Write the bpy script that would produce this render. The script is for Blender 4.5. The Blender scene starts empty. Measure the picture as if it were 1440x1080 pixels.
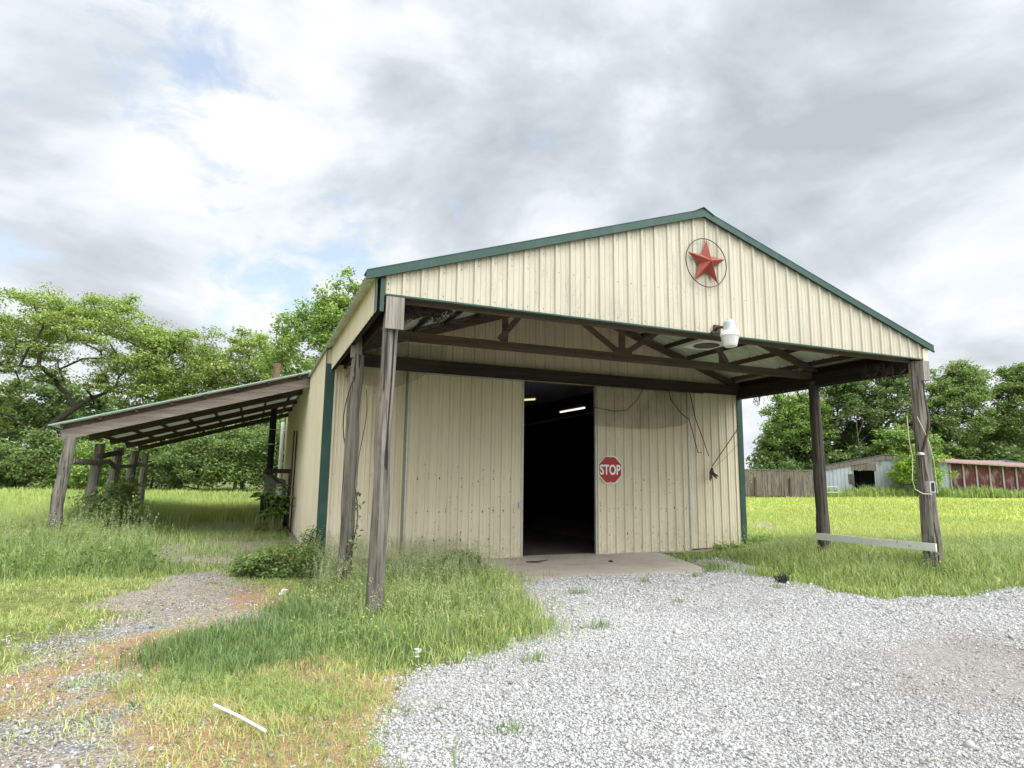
import bpy, math, random
import numpy as np
from mathutils import Vector, Matrix, Euler

random.seed(7); RNG = np.random.default_rng(7)
SC = bpy.context.scene
COL = SC.collection
PI = math.pi

# ------------------------------------------------------------------ scene objects helpers
def link(o):
    COL.objects.link(o); return o

def tag(o, label=None, cat=None, group=None, kind=None):
    if label: o['label'] = label
    if cat: o['category'] = cat
    if group: o['group'] = group
    if kind: o['kind'] = kind
    return o

def empty(name, loc, label=None, cat=None, group=None):
    o = bpy.data.objects.new(name, None); o.location = loc
    o.empty_display_size = 0.2
    link(o)
    return tag(o, label, cat, group)

def world_loc(o):
    v = Vector(o.location)
    p = o.parent
    while p:
        v = v + Vector(p.location); p = p.parent
    return v

class MB:
    """collects faces; build() links them as one mesh object"""
    def __init__(s):
        s.v = []; s.f = []; s.mi = []
    def add(s, vs, fs, m=0):
        b = len(s.v); s.v += [tuple(p) for p in vs]
        for f in fs: s.f.append(tuple(i + b for i in f)); s.mi.append(m)
    def box(s, x0, x1, y0, y1, z0, z1, m=0):
        s.add([(x0,y0,z0),(x1,y0,z0),(x1,y1,z0),(x0,y1,z0),(x0,y0,z1),(x1,y0,z1),(x1,y1,z1),(x0,y1,z1)],
              [(3,2,1,0),(4,5,6,7),(0,1,5,4),(1,2,6,5),(2,3,7,6),(3,0,4,7)], m)
    def bar(s, p, q, w, h, up=(0,0,1), m=0):
        """square-section beam from p to q; h along 'up', w sideways"""
        p = Vector(p); q = Vector(q); d = (q-p).normalized(); u = Vector(up)
        sd = d.cross(u)
        if sd.length < 1e-4: sd = d.cross(Vector((1,0,0)))
        sd.normalize(); u = sd.cross(d).normalized()
        vs = []
        for c in (p, q):
            for a, b in ((-1,-1),(1,-1),(1,1),(-1,1)): vs.append(c + sd*(a*w/2) + u*(b*h/2))
        s.add(vs, [(3,2,1,0),(4,5,6,7),(0,1,5,4),(1,2,6,5),(2,3,7,6),(3,0,4,7)], m)
    def tube(s, pts, r, n=8, m=0, jit=0.0, cap=True):
        pts = [Vector(p) for p in pts]; k = len(pts)
        rs = r if hasattr(r, '__len__') else [r]*k
        prev = None; rings = []
        prof = [1 + random.uniform(-jit, jit) for _ in range(n)]
        for i in range(k):
            d = (pts[min(i+1,k-1)] - pts[max(i-1,0)]).normalized()
            if prev is None:
                a = Vector((0,0,1)) if abs(d.z) < .9 else Vector((1,0,0))
                x = d.cross(a).normalized()
            else:
                x = (prev - d*prev.dot(d)).normalized()
            prev = x; y = d.cross(x)
            rings.append([pts[i] + (x*math.cos(2*PI*j/n) + y*math.sin(2*PI*j/n))*rs[i]*(prof[j]*(1+random.uniform(-jit,jit)*.3)) for j in range(n)])
        vs = [v for rg in rings for v in rg]; fs = []
        for i in range(k-1):
            for j in range(n):
                fs.append((i*n+j, i*n+(j+1)%n, (i+1)*n+(j+1)%n, (i+1)*n+j))
        if cap:
            fs.append(tuple(range(n-1,-1,-1))); fs.append(tuple(range((k-1)*n, k*n)))
        s.add(vs, fs, m)
    def lathe(s, c, prof, n=20, m=0):
        """prof: (r, z) from bottom to top about the vertical through c"""
        vs = []; fs = []
        for r, z in prof:
            for j in range(n): vs.append((c[0]+r*math.cos(2*PI*j/n), c[1]+r*math.sin(2*PI*j/n), c[2]+z))
        for i in range(len(prof)-1):
            for j in range(n): fs.append((i*n+j, i*n+(j+1)%n, (i+1)*n+(j+1)%n, (i+1)*n+j))
        fs.append(tuple(range(n-1,-1,-1))); fs.append(tuple(range((len(prof)-1)*n, len(prof)*n)))
        s.add(vs, fs, m)
    def prism(s, poly, d, m=0):
        """closed polygon (3-D points) extruded by vector d"""
        n = len(poly); d = Vector(d)
        vs = [Vector(p) for p in poly] + [Vector(p)+d for p in poly]
        fs = [tuple(range(n-1,-1,-1)), tuple(range(n,2*n))] + [(i,(i+1)%n,n+(i+1)%n,n+i) for i in range(n)]
        s.add(vs, fs, m)
    def build(s, name, mats, parent=None, loc=None, smooth=False):
        me = bpy.data.meshes.new(name)
        off = world_loc(parent) if parent else Vector(loc or (0,0,0))
        me.from_pydata([tuple(Vector(p)-off) for p in s.v], [], s.f)
        for m in (mats if isinstance(mats, (list,tuple)) else [mats]): me.materials.append(m)
        me.polygons.foreach_set('material_index', s.mi)
        if smooth: me.polygons.foreach_set('use_smooth', [True]*len(s.f))
        me.update()
        o = bpy.data.objects.new(name, me)
        if parent: o.parent = parent
        else: o.location = off
        return link(o)

def np_obj(name, V, Fc, mats, parent=None, loc=None, attrs=None, smooth=False, midx=None):
    """V (N,3); Fc (M,k) one face size; attrs: name -> (M,) face floats"""
    me = bpy.data.meshes.new(name)
    off = np.array(world_loc(parent) if parent else (loc or (0,0,0)), float)
    V = np.asarray(V, np.float32) - off.astype(np.float32)
    M, k = Fc.shape
    me.vertices.add(len(V)); me.vertices.foreach_set('co', V.ravel())
    me.loops.add(M*k); me.loops.foreach_set('vertex_index', Fc.astype(np.int32).ravel())
    me.polygons.add(M); me.polygons.foreach_set('loop_start', np.arange(0, M*k, k, dtype=np.int32))
    for m in (mats if isinstance(mats,(list,tuple)) else [mats]): me.materials.append(m)
    if midx is not None: me.polygons.foreach_set('material_index', np.asarray(midx, np.int32))
    if smooth: me.polygons.foreach_set('use_smooth', np.ones(M, bool))
    for k_, a in (attrs or {}).items():
        at = me.attributes.new(k_, 'FLOAT', 'FACE'); at.data.foreach_set('value', np.asarray(a, np.float32))
    me.update(calc_edges=True); me.validate()
    o = bpy.data.objects.new(name, me)
    if parent: o.parent = parent
    else: o.location = off
    return link(o)

# ------------------------------------------------------------------ materials
def newmat(name):
    m = bpy.data.materials.new(name); m.use_nodes = True
    nt = m.node_tree; b = nt.nodes['Principled BSDF']
    return m, nt, b

def nd(nt, typ, **kw):
    n = nt.nodes.new(typ)
    for k, v in kw.items(): setattr(n, k, v)
    return n

def rgb(c): return (c[0], c[1], c[2], 1.0)

def ramp(nt, fac, stops):
    r = nd(nt, 'ShaderNodeValToRGB')
    e = r.color_ramp.elements
    while len(e) < len(stops): e.new(0.5)
    for i, (p, c) in enumerate(stops):
        e[i].position = p; e[i].color = rgb(c) if hasattr(c, '__len__') else (c,c,c,1)
    nt.links.new(fac, r.inputs[0])
    return r.outputs[0]

def noise(nt, scale=(1,1,1), detail=5, rough=.6, coord='Object', w=0.0, dist=0.0):
    tc = nd(nt, 'ShaderNodeTexCoord'); mp = nd(nt, 'ShaderNodeMapping')
    mp.inputs['Scale'].default_value = scale; mp.inputs['Location'].default_value = (w, w*1.7, -w)
    n = nd(nt, 'ShaderNodeTexNoise'); n.inputs['Scale'].default_value = 1.0
    n.inputs['Detail'].default_value = detail; n.inputs['Roughness'].default_value = rough; n.inputs['Distortion'].default_value = dist
    nt.links.new(tc.outputs[coord], mp.inputs[0]); nt.links.new(mp.outputs[0], n.inputs['Vector'])
    return n.outputs['Fac']

def mixc(nt, fac, a, b, blend='MIX'):
    m = nd(nt, 'ShaderNodeMix', data_type='RGBA', blend_type=blend)
    if isinstance(fac, float): m.inputs[0].default_value = fac
    else: nt.links.new(fac, m.inputs[0])
    for s, i in ((a, 6), (b, 7)):
        if hasattr(s, 'is_output') : nt.links.new(s, m.inputs[i])
        else: m.inputs[i].default_value = rgb(s)
    return m.outputs[2]

def math_(nt, op, a, b=None):
    m = nd(nt, 'ShaderNodeMath', operation=op)
    for s, i in ((a,0),(b,1)):
        if s is None: continue
        if hasattr(s, 'is_output'): nt.links.new(s, m.inputs[i])
        else: m.inputs[i].default_value = s
    return m.outputs[0]

def bump(nt, b, h, strength=.3, dist=.02):
    n = nd(nt, 'ShaderNodeBump'); n.inputs['Strength'].default_value = strength; n.inputs['Distance'].default_value = dist
    nt.links.new(h, n.inputs['Height']); nt.links.new(n.outputs[0], b.inputs['Normal'])

def simple(name, c, rough=.7, var=.12, sc=(3,3,3), metal=0.0, stain=None, bmp=0.0, spec=.3):
    """base colour with mottling; stain = (colour, scale, lo, hi, amount)"""
    m, nt, b = newmat(name)
    f = noise(nt, sc, w=len(name)*1.3)
    col = ramp(nt, f, [(.3, [x*(1-var) for x in c]), (.7, [min(1,x*(1+var)) for x in c])])
    if stain:
        sl = stain if isinstance(stain, list) else [stain]
        for i, (scol, ssc, lo, hi, am) in enumerate(sl):
            g = ramp(nt, noise(nt, ssc, detail=6, rough=.65, w=3.1*i+len(name)), [(lo, 0.0), (hi, am)])
            col = mixc(nt, g, col, scol)
    nt.links.new(col, b.inputs['Base Color'])
    b.inputs['Roughness'].default_value = rough; b.inputs['Metallic'].default_value = metal
    b.inputs['Specular IOR Level'].default_value = spec
    if bmp: bump(nt, b, f, bmp, .01)
    return m

def wood(name, c, axis='z', dark=.35, rough=.85, fine=60):
    m, nt, b = newmat(name)
    lo = 1.2
    sc = {'x': (lo, fine, fine), 'y': (fine, lo, fine), 'z': (fine, fine, lo)}[axis]
    sc2 = {'x': (.5, 9, 9), 'y': (9, .5, 9), 'z': (9, 9, .5)}[axis]
    f = noise(nt, sc, detail=6, rough=.7); g = noise(nt, sc2, detail=4, w=4.0); k = noise(nt, (1.4,1.4,1.4), w=9.)
    col = ramp(nt, f, [(.28, [x*dark for x in c]), (.5, [x*.85 for x in c]), (.75, [min(1,x*1.3) for x in c])])
    col = mixc(nt, ramp(nt, g, [(.35, .55), (.6, 0.0)]), col, [c[0]*.35, c[1]*.32, c[2]*.3])
    col = mixc(nt, ramp(nt, k, [(.5, 0.0), (.7, .35)]), col, [c[0]*.85, c[1]*.75, c[2]*.6])
    nt.links.new(col, b.inputs['Base Color']); b.inputs['Roughness'].default_value = rough
    b.inputs['Specular IOR Level'].default_value = .2
    if axis == 'z' and fine < 30:      # dark checks along the grain
        col2 = mixc(nt, ramp(nt, noise(nt, (30,30,.8), detail=3, rough=.5, w=13.), [(.36, .9), (.43, 0.0)]), col, [q*.12 for q in c]); nt.links.new(col2, b.inputs['Base Color'])
    bump(nt, b, f, .8, .02)
    return m

def leafmat(name, stops, trans=.32, rough=.6):
    """foliage: colour from the per-face value 'v', part of the light passes through the leaf"""
    m, nt, b = newmat(name)
    at = nd(nt, 'ShaderNodeAttribute', attribute_name='v')
    col = ramp(nt, at.outputs['Fac'], stops)
    nt.links.new(col, b.inputs['Base Color']); b.inputs['Roughness'].default_value = rough
    b.inputs['Specular IOR Level'].default_value = .25
    tr = nd(nt, 'ShaderNodeBsdfTranslucent'); mx = nd(nt, 'ShaderNodeMixShader'); mx.inputs[0].default_value = trans
    hs = nd(nt, 'ShaderNodeHueSaturation'); hs.inputs['Value'].default_value = 1.25; hs.inputs['Saturation'].default_value = 1.1
    nt.links.new(col, hs.inputs['Color']); nt.links.new(hs.outputs[0], tr.inputs[0])
    nt.links.new(b.outputs[0], mx.inputs[1]); nt.links.new(tr.outputs[0], mx.inputs[2])
    nt.links.new(mx.outputs[0], nt.nodes['Material Output'].inputs[0])
    return m

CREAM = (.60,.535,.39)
M = {}
def cream(name, streak, grime, light_dim=0.0):
    """painted cream steel: dark mildew running down the sheet, grime near the ground"""
    m, nt, b = newmat(name)
    f = noise(nt, (1.3,1.3,.7), detail=4)
    col = ramp(nt, f, [(.3, [x*.93 for x in CREAM]), (.7, [min(1, x*1.05) for x in CREAM])])
    s1 = ramp(nt, noise(nt, (34,34,1.3), detail=7, rough=.75, w=2.), [(.46, 0.0), (.60, 1.0)])
    s2 = ramp(nt, noise(nt, (.9,.9,.6), detail=3, w=streak[1]), [(streak[2], 0.0), (streak[2]+.16, streak[0])])
    s3 = ramp(nt, noise(nt, (60,60,22), detail=4, rough=.8, w=6.), [(.45, 0.3), (.6, 1.0)])
    col = mixc(nt, math_(nt, 'MULTIPLY', math_(nt, 'MULTIPLY', s1, s2), s3), col, (.10,.085,.05))
    if light_dim: col = mixc(nt, ramp(nt, noise(nt, (3,3,.6), detail=5, w=15.), [(.25, light_dim*.75), (.75, light_dim)]), col, (.30,.30,.265))  # mottled grey over the mildew, dims the lit gable against the shaded doors
    g1 = ramp(nt, noise(nt, (2,2,.5), detail=5, w=8.), [(.42, 0.0), (.75, grime)])
    col = mixc(nt, g1, col, (.42,.36,.24))
    sp = nd(nt, 'ShaderNodeTexCoord'); sx = nd(nt, 'ShaderNodeSeparateXYZ'); nt.links.new(sp.outputs['Object'], sx.inputs[0])
    mr = nd(nt, 'ShaderNodeMapRange'); mr.inputs[1].default_value = .75; mr.inputs[2].default_value = 0.0; mr.inputs[3].default_value = 0; mr.inputs[4].default_value = .5
    nt.links.new(sx.outputs[2], mr.inputs[0])
    sp2 = ramp(nt, noise(nt, (14,14,9), detail=6, rough=.75, w=1.), [(.45, 0.0), (.7, 1.0)])
    col = mixc(nt, math_(nt, 'MULTIPLY', mr.outputs[0], sp2), col, (.22,.18,.11))
    nt.links.new(col, b.inputs['Base Color']); b.inputs['Roughness'].default_value = .55
    b.inputs['Specular IOR Level'].default_value = .35
    return m
M['gable'] = cream('cream_steel_mildewed_dimmed', (.75, 5.2, .42), .22, .52)  # mildew streaks, plus colour darkened to offset the gable's stronger light
M['cream'] = cream('cream_painted_steel', (.4, 1.2, .55), .3)
M['door'] = cream('cream_painted_steel_door', (.25, 7.7, .58), .3)
M['rust_dot'] = simple('rust_spots', (.07,.045,.028), .9)
M['green'] = simple('dark_green_trim', (.020,.056,.042), .45, .12, (2,2,2), stain=((.075,.105,.095),(4,4,4),.5,.8,.5))
M['greentop'] = simple('green_painted_roof', (.05,.13,.095), .5, .1, (1,1,1), stain=((.16,.22,.18),(3,3,3),.5,.8,.5))
M['rooflin'] = simple('pale_steel_underside', (.62,.66,.58), .5, .12, (1.5,1.5,1.5), stain=((.20,.15,.10),(3,3,3),.52,.72,.6))
M['leanlin'] = simple('pale_green_steel_underside', (.78,.82,.70), .5, .1, (1.5,1.5,1.5), stain=((.25,.2,.14),(3,3,3),.55,.75,.5))
M['white_metal'] = simple('chalky_white_metal', (.66,.67,.66), .5, .08, (9,9,9))
M['alu'] = simple('dull_aluminium', (.40,.39,.36), .4, .15, (9,9,9), metal=.3)
M['post'] = wood('weathered_grey_log', (.215,.195,.165), 'z', dark=.14, fine=20)
M['postdark'] = wood('dark_weathered_log', (.10,.088,.072), 'z', dark=.16, fine=20)
M['board'] = wood('grey_weathered_board', (.34,.31,.27), 'z', fine=40)
M['truss'] = wood('brown_truss_lumber', (.155,.12,.095), 'x', fine=50)
M['purlin'] = wood('brown_purlin_lumber', (.115,.09,.072), 'y', fine=50)
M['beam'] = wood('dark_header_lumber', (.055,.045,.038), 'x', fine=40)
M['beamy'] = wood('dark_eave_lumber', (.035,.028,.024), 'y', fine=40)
M['rafter'] = wood('grey_brown_rafter', (.235,.20,.165), 'x', fine=45)
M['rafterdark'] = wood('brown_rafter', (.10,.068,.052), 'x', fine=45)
M['plank'] = simple('peeling_white_paint', (.66,.66,.63), .7, .1, (4,4,12), stain=((.20,.19,.15),(16,9,9),.60,.67,.85))
M['concrete'] = simple('dusty_concrete', (.40,.355,.29), .9, .12, (1.5,1.5,1.5), stain=[((.22,.19,.15),(3,3,3),.52,.72,.6),((.52,.48,.42),(14,14,14),.55,.75,.5)], bmp=.15)
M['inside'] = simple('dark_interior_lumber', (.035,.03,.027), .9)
M['insul'] = simple('dusty_blue_insulation', (.32,.32,.42), .6, .1, (8,8,8))
M['red'] = simple('faded_red_metal', (.25,.045,.028), .5, .15, (6,6,6), stain=((.14,.05,.03),(9,9,9),.5,.75,.6))
M['wire'] = simple('dark_wire', (.045,.028,.02), .6)
M['black'] = simple('black_soot_metal', (.012,.012,.012), .7)
M['signred'] = simple('sign_red', (.33,.022,.022), .4, .08, (6,6,6), stain=((.2,.03,.03),(5,5,5),.5,.8,.5))
M['signwhite'] = simple('sign_white', (.78,.76,.72), .45, .04)
M['glassy'] = simple('cloudy_refractor_plastic', (.60,.60,.57), .25, .08, (14,14,14), spec=.5)
M['lampgrey'] = simple('galvanised_grey', (.42,.43,.44), .5, .12, (20,20,20), metal=.2)
M['pvc'] = simple('white_pvc', (.74,.74,.74), .4, .04)
M['rope'] = simple('pale_yellow_rope', (.46,.46,.33), .8)
M['rustpipe'] = simple('rusty_pipe', (.14,.085,.06), .8, .3, (6,6,6))
M['furn'] = simple('dull_green_grey_sheet', (.16,.18,.15), .6, .2, (3,3,3), stain=((.10,.06,.04),(5,5,5),.5,.7,.7))
M['fence'] = wood('fence_boards', (.19,.165,.14), 'z', fine=12)
M['greymetal'] = simple('old_galvanised_sheet', (.30,.33,.36), .5, .14, (1.2,1.2,.4), metal=.15, stain=[((.16,.075,.045),(1.6,1.6,.7),.60,.7,.85),((.16,.17,.17),(4,4,.3),.55,.75,.6)])
M['redmetal'] = simple('rusty_red_sheet', (.085,.022,.020), .65, .35, (1.2,1.2,.5), stain=[((.26,.20,.185),(1.7,1.7,.9),.52,.66,.75),((.09,.03,.02),(5,5,2),.5,.7,.6)])
M['darkroof'] = simple('dark_old_roof', (.10,.09,.085), .8, .2)
M['redroof'] = simple('faded_rust_roof', (.25,.15,.135), .6, .15, (1,1,1), stain=((.26,.12,.09),(2,2,2),.5,.7,.7))
M['bark'] = simple('bark', (.060,.048,.038), .95, .4, (6,6,1.5), bmp=.5)
M['web'] = simple('dusty_cobweb', (.05,.042,.036), .9)
M['ink'] = simple('burnt_black_clump', (.035,.033,.03), .95)

def fibre():
    m, nt, b = newmat('pale_green_fibreglass'); c = ramp(nt, noise(nt, (1.5,1.5,1.5), detail=5), [(.3,(.42,.47,.37)),(.7,(.56,.60,.49))])
    nt.links.new(c, b.inputs['Base Color']); b.inputs['Roughness'].default_value = .5
    tr = nd(nt, 'ShaderNodeBsdfTranslucent'); nt.links.new(c, tr.inputs[0]); mx = nd(nt, 'ShaderNodeMixShader'); mx.inputs[0].default_value = .09
    nt.links.new(b.outputs[0], mx.inputs[1]); nt.links.new(tr.outputs[0], mx.inputs[2]); nt.links.new(mx.outputs[0], nt.nodes['Material Output'].inputs[0]); return m
M['fibre'] = fibre()
GREENS = dict(
 locust=[(0, (0.118, 0.165, 0.047)), (0.45, (0.218, 0.295, 0.083)), (0.8, (0.33, 0.419, 0.118)), (1, (0.425, 0.519, 0.177))],
 oak=[(0, (0.097, 0.157, 0.038)), (0.5, (0.184, 0.281, 0.065)), (1, (0.346, 0.454, 0.13))],
 dark=[(0, (0.071, 0.112, 0.04)), (0.5, (0.142, 0.206, 0.068)), (1, (0.236, 0.319, 0.106))],
 shrub=[(0, (0.077, 0.118, 0.041)), (0.5, (0.159, 0.23, 0.071)), (1, (0.283, 0.378, 0.118))],
 lime=[(0,(.09,.16,.02)),(.5,(.19,.30,.03)),(1,(.30,.42,.06))],
)
for k, s in GREENS.items(): M['leaf_'+k] = leafmat('leaves_'+k, s)
M['grass'] = leafmat('grass_blades', [(0,(.085,.14,.055)),(.25,(.16,.24,.08)),(.5,(.275,.36,.11)),(.7,(.40,.45,.13)),(.85,(.50,.44,.20)),(1,(.58,.47,.27))], .24)
M['flower'] = leafmat('buttercup_petals', [(0,(.55,.52,.06)),(1,(.78,.72,.10))], .4)
M['seed'] = leafmat('grass_seed_heads', [(0,(.26,.32,.13)),(1,(.46,.50,.27))], .4)

# ------------------------------------------------------------------ camera
CAM = np.array([-1.357,-12.323,1.571]); YAW, PITCH, ROLL, FPX = -.387, .149, .013, 882.4
cy_, sy_ = math.cos(YAW), math.sin(YAW)
cF = Vector((-sy_*math.cos(PITCH), cy_*math.cos(PITCH), math.sin(PITCH)))
cR = Vector((cy_, sy_, 0)); cU = cR.cross(cF)
cR, cU = cR*math.cos(ROLL)+cU*math.sin(ROLL), -cR*math.sin(ROLL)+cU*math.cos(ROLL)
cam = bpy.data.cameras.new('camera'); co = link(bpy.data.objects.new('camera', cam))
mw = Matrix.Identity(4)
for i in range(3): mw[i][0] = cR[i]; mw[i][1] = cU[i]; mw[i][2] = -cF[i]; mw[i][3] = CAM[i]
co.matrix_world = mw
cam.sensor_width = 36; cam.lens = FPX/1440*36; cam.clip_end = 3000; cam.clip_start = .05
SC.camera = co

def in_view(X, Y, margin=.4):
    """keeps scatter to ground within (and some way outside) the field of view"""
    dx = X-CAM[0]; dy = Y-CAM[1]
    f = dx*cF.x + dy*cF.y; r = dx*cR.x + dy*cR.y
    return (f > 1.5) & (np.abs(r) < f*(.816+margin)+1.6)

RU = Vector((.9252,-.3792,0)).normalized(); RV = Vector((.3792,.9252,0)).normalized()
# ------------------------------------------------------------------ ground shape and zones
def _h(ix, iy, s):
    n = (ix*374761393 + iy*668265263 + s*1442695041) & 0x7fffffff
    n = ((n ^ (n >> 13))*1274126177) & 0x7fffffff
    return ((n ^ (n >> 16)) & 0xffff)/65535.
def vn(x, y, sc, seed=0):
    x = np.asarray(x, float)*sc; y = np.asarray(y, float)*sc
    ix = np.floor(x).astype(np.int64); iy = np.floor(y).astype(np.int64); fx = x-ix; fy = y-iy
    fx = fx*fx*(3-2*fx); fy = fy*fy*(3-2*fy)
    a = _h(ix,iy,seed); b = _h(ix+1,iy,seed); c = _h(ix,iy+1,seed); d = _h(ix+1,iy+1,seed)
    return a+(b-a)*fx+(c-a)*fy+(a-b-c+d)*fx*fy
def fbm(x, y, sc, seed=0, o=4):
    t = 0; am = .5; tot = 0
    for i in range(o): t = t+am*vn(x, y, sc*2**i, seed+i*7); tot += am; am *= .55
    return t/tot
def sst(a, b, x):
    t = np.clip((x-a)/(b-a), 0, 1); return t*t*(3-2*t)

def gz(x, y):
    x = np.asarray(x, float); y = np.asarray(y, float)
    z = -.03 + .05*(fbm(x, y, .35, 3)-.5)
    z = z + .13*sst(8.3,10.5,x)*sst(-9,-4,y) + .0125*np.maximum(0, x-11)*sst(-14,-2,y)
    z = z + .16*np.exp(-(((x+5.2)/2.2)**2))*sst(1,4,y)*(1-sst(16,24,y))
    z = z + .10*np.exp(-((x-.1)/1.2)**2)*sst(-2.2,-.4,y)*(1-sst(.5,2,y))
    inside = sst(2.4,3.1,x)*(1-sst(6.6,7.3,x))*sst(-2.95,-2.2,y+.5*(fbm(x,y,1.3,33)-.5))
    z = z*(1-inside) + (-.10)*inside
    return z
def gzf(x, y): return float(gz(np.array([x]), np.array([y]))[0])

def sdf(X, Y, poly):
    """signed distance to a polygon, positive inside"""
    P = np.array(poly, float); d = np.full(X.shape, 1e9); ins = np.zeros(X.shape, bool)
    for i in range(len(P)):
        a = P[i]; b = P[(i+1) % len(P)]; e = b-a; L = e@e
        t = np.clip(((X-a[0])*e[0]+(Y-a[1])*e[1])/L, 0, 1)
        d = np.minimum(d, np.hypot(X-a[0]-t*e[0], Y-a[1]-t*e[1]))
        c = ((a[1] <= Y) & (b[1] > Y)) | ((b[1] <= Y) & (a[1] > Y))
        xi = a[0]+(Y-a[1])/(e[1] if abs(e[1]) > 1e-9 else 1e-9)*e[0]
        ins ^= c & (X < xi)
    return np.where(ins, d, -d)

POLY = dict(
 gravel=[(-.75,-9.6),(-.33,-7.84),(0,-7.13),(.5,-6.66),(1.11,-6.35),(1.65,-5.9),(2.2,-4.4),(2.5,-3.2),(2.6,-2.2),(3.2,-2.6),(6.0,-2.8),(7.0,-1.4),(7.9,-1.5),(7.5,-2.8),(6.75,-3.7),(6.7,-5.0),(7.1,-5.9),(8.2,-6.05),(9.6,-6.2),(13,-6.6),(26,-8),(26,-30),(-.75,-30)],
 talla=[(-.75,-5.9),(-.6,-4.4),(-.45,-3.0),(-.35,-1.0),(-.1,.1),(1.3,0),(2.4,-.2),(2.75,-1.6),(2.35,-3.3),(2.1,-4.6),(1.55,-5.9),(.95,-6.35),(.3,-6.75),(-.2,-6.9)],
 shortblue=[(-2.15,-6.0),(-1.5,-4.9),(-.55,-3.3),(-.5,-4.6),(-.8,-6.4),(-1.7,-6.6)],
 dry=[(-2.1,-6.5),(-.8,-6.2),(0,-7.0),(-.32,-7.84),(-.7,-9.5),(-1.5,-9.2),(-1.9,-7.5)],
 dirt=[(-5,-6.1),(-2.2,-6.2),(-1.75,-7.3),(-1.4,-8.3),(-1.3,-12),(-6,-12)],
 track=[(-2.75,-3.3),(-2.8,-1.7),(-2.3,-.6),(-1.6,-.3),(-1.35,-1.6),(-.95,-2.3),(-.62,-3.1),(-.85,-3.8),(-1.5,-4.7),(-2.2,-4.8)],
 orange=[(-1.5,-2.8),(-1.15,-2.2),(-.75,-2.3),(-.55,-3.0),(-.75,-3.6),(-1.25,-3.7)],
 trackrun=[(-2.4,-4.3),(-1.3,-4.4),(-1.6,-5.2),(-2.0,-6.3),(-3.2,-6.6),(-3.0,-5.2)],
 whiteg=[(-3.3,-4.6),(-2.5,-3.9),(-2.3,-4.6),(-2.9,-5.2)],
 under=[(-3.6,9),(-2.6,12.5),(-.9,11.5),(-.6,6),(-.7,2.6),(-1.4,-.1),(-2.4,.1),(-3.2,2.0),(-3.8,5)],
 rband=[(7.0,-1.0),(6.9,-3.4),(6.9,-5.7),(8.2,-5.9),(9.6,-6.0),(13,-6.4),(26,-7.8),(30,-2),(14,-1),(10.5,1.2),(9.9,6),(9.8,-.2)],
 rpath=[(13.5,-2.6),(15,-1.6),(20,-1.2),(26,-1.0),(26,-2.6),(18,-3.0),(15,-3.0)],
 rbare=[(12.9,2.0),(14.6,3.2),(15.6,5.2),(14.2,5.0),(13.0,3.4)],
)
def zone(X, Y, k, soft=.35, wob=.5, seed=11):
    wx = X+(fbm(X, Y, 1.1, seed)-.5)*2*wob*.6+(fbm(X, Y, 5, seed+3)-.5)*wob*.35; wy = Y+(fbm(X, Y, 1.1, seed+50)-.5)*2*wob*.6+(fbm(X, Y, 5, seed+9)-.5)*wob*.35
    return sst(-soft, soft, sdf(wx, wy, POLY[k]))

# one sheet, finer where the camera is near
def axis_(lo, hi, fine, far0, far1, g=1.12):
    a = list(np.arange(lo, hi, fine)); s = fine; p = hi
    while p < far1: s *= g; p += s; a.append(p)
    s = fine; p = lo; b = []
    while p > far0: s *= g; p -= s; b.append(p)
    return np.array(b[::-1]+a)
gx = axis_(-6.5, 12.0, .07, -900, 900); gy = axis_(-10.5, 3.0, .07, -400, 1400)
GX, GY = np.meshgrid(gx, gy)
Z = gz(GX, GY)
far = sst(60, 140, np.hypot(GX, GY))
Z = Z*(1-far) + .0*far
zg = zone(GX, GY, 'gravel', .22, .7)
Z = Z + .018*(fbm(GX, GY, 2.0, 21)-.5)*(1-zg*.4)
nx, ny = len(gx), len(gy)
V = np.stack([GX.ravel(), GY.ravel(), Z.ravel()], 1)
ii = (np.arange(ny-1)[:,None]*nx+np.arange(nx-1)[None]).ravel()
Fc = np.stack([ii, ii+1, ii+nx+1, ii+nx], 1)

def vattr(me, n, a):
    at = me.attributes.new(n, 'FLOAT', 'POINT'); at.data.foreach_set('value', np.asarray(a, np.float32).ravel())

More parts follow.
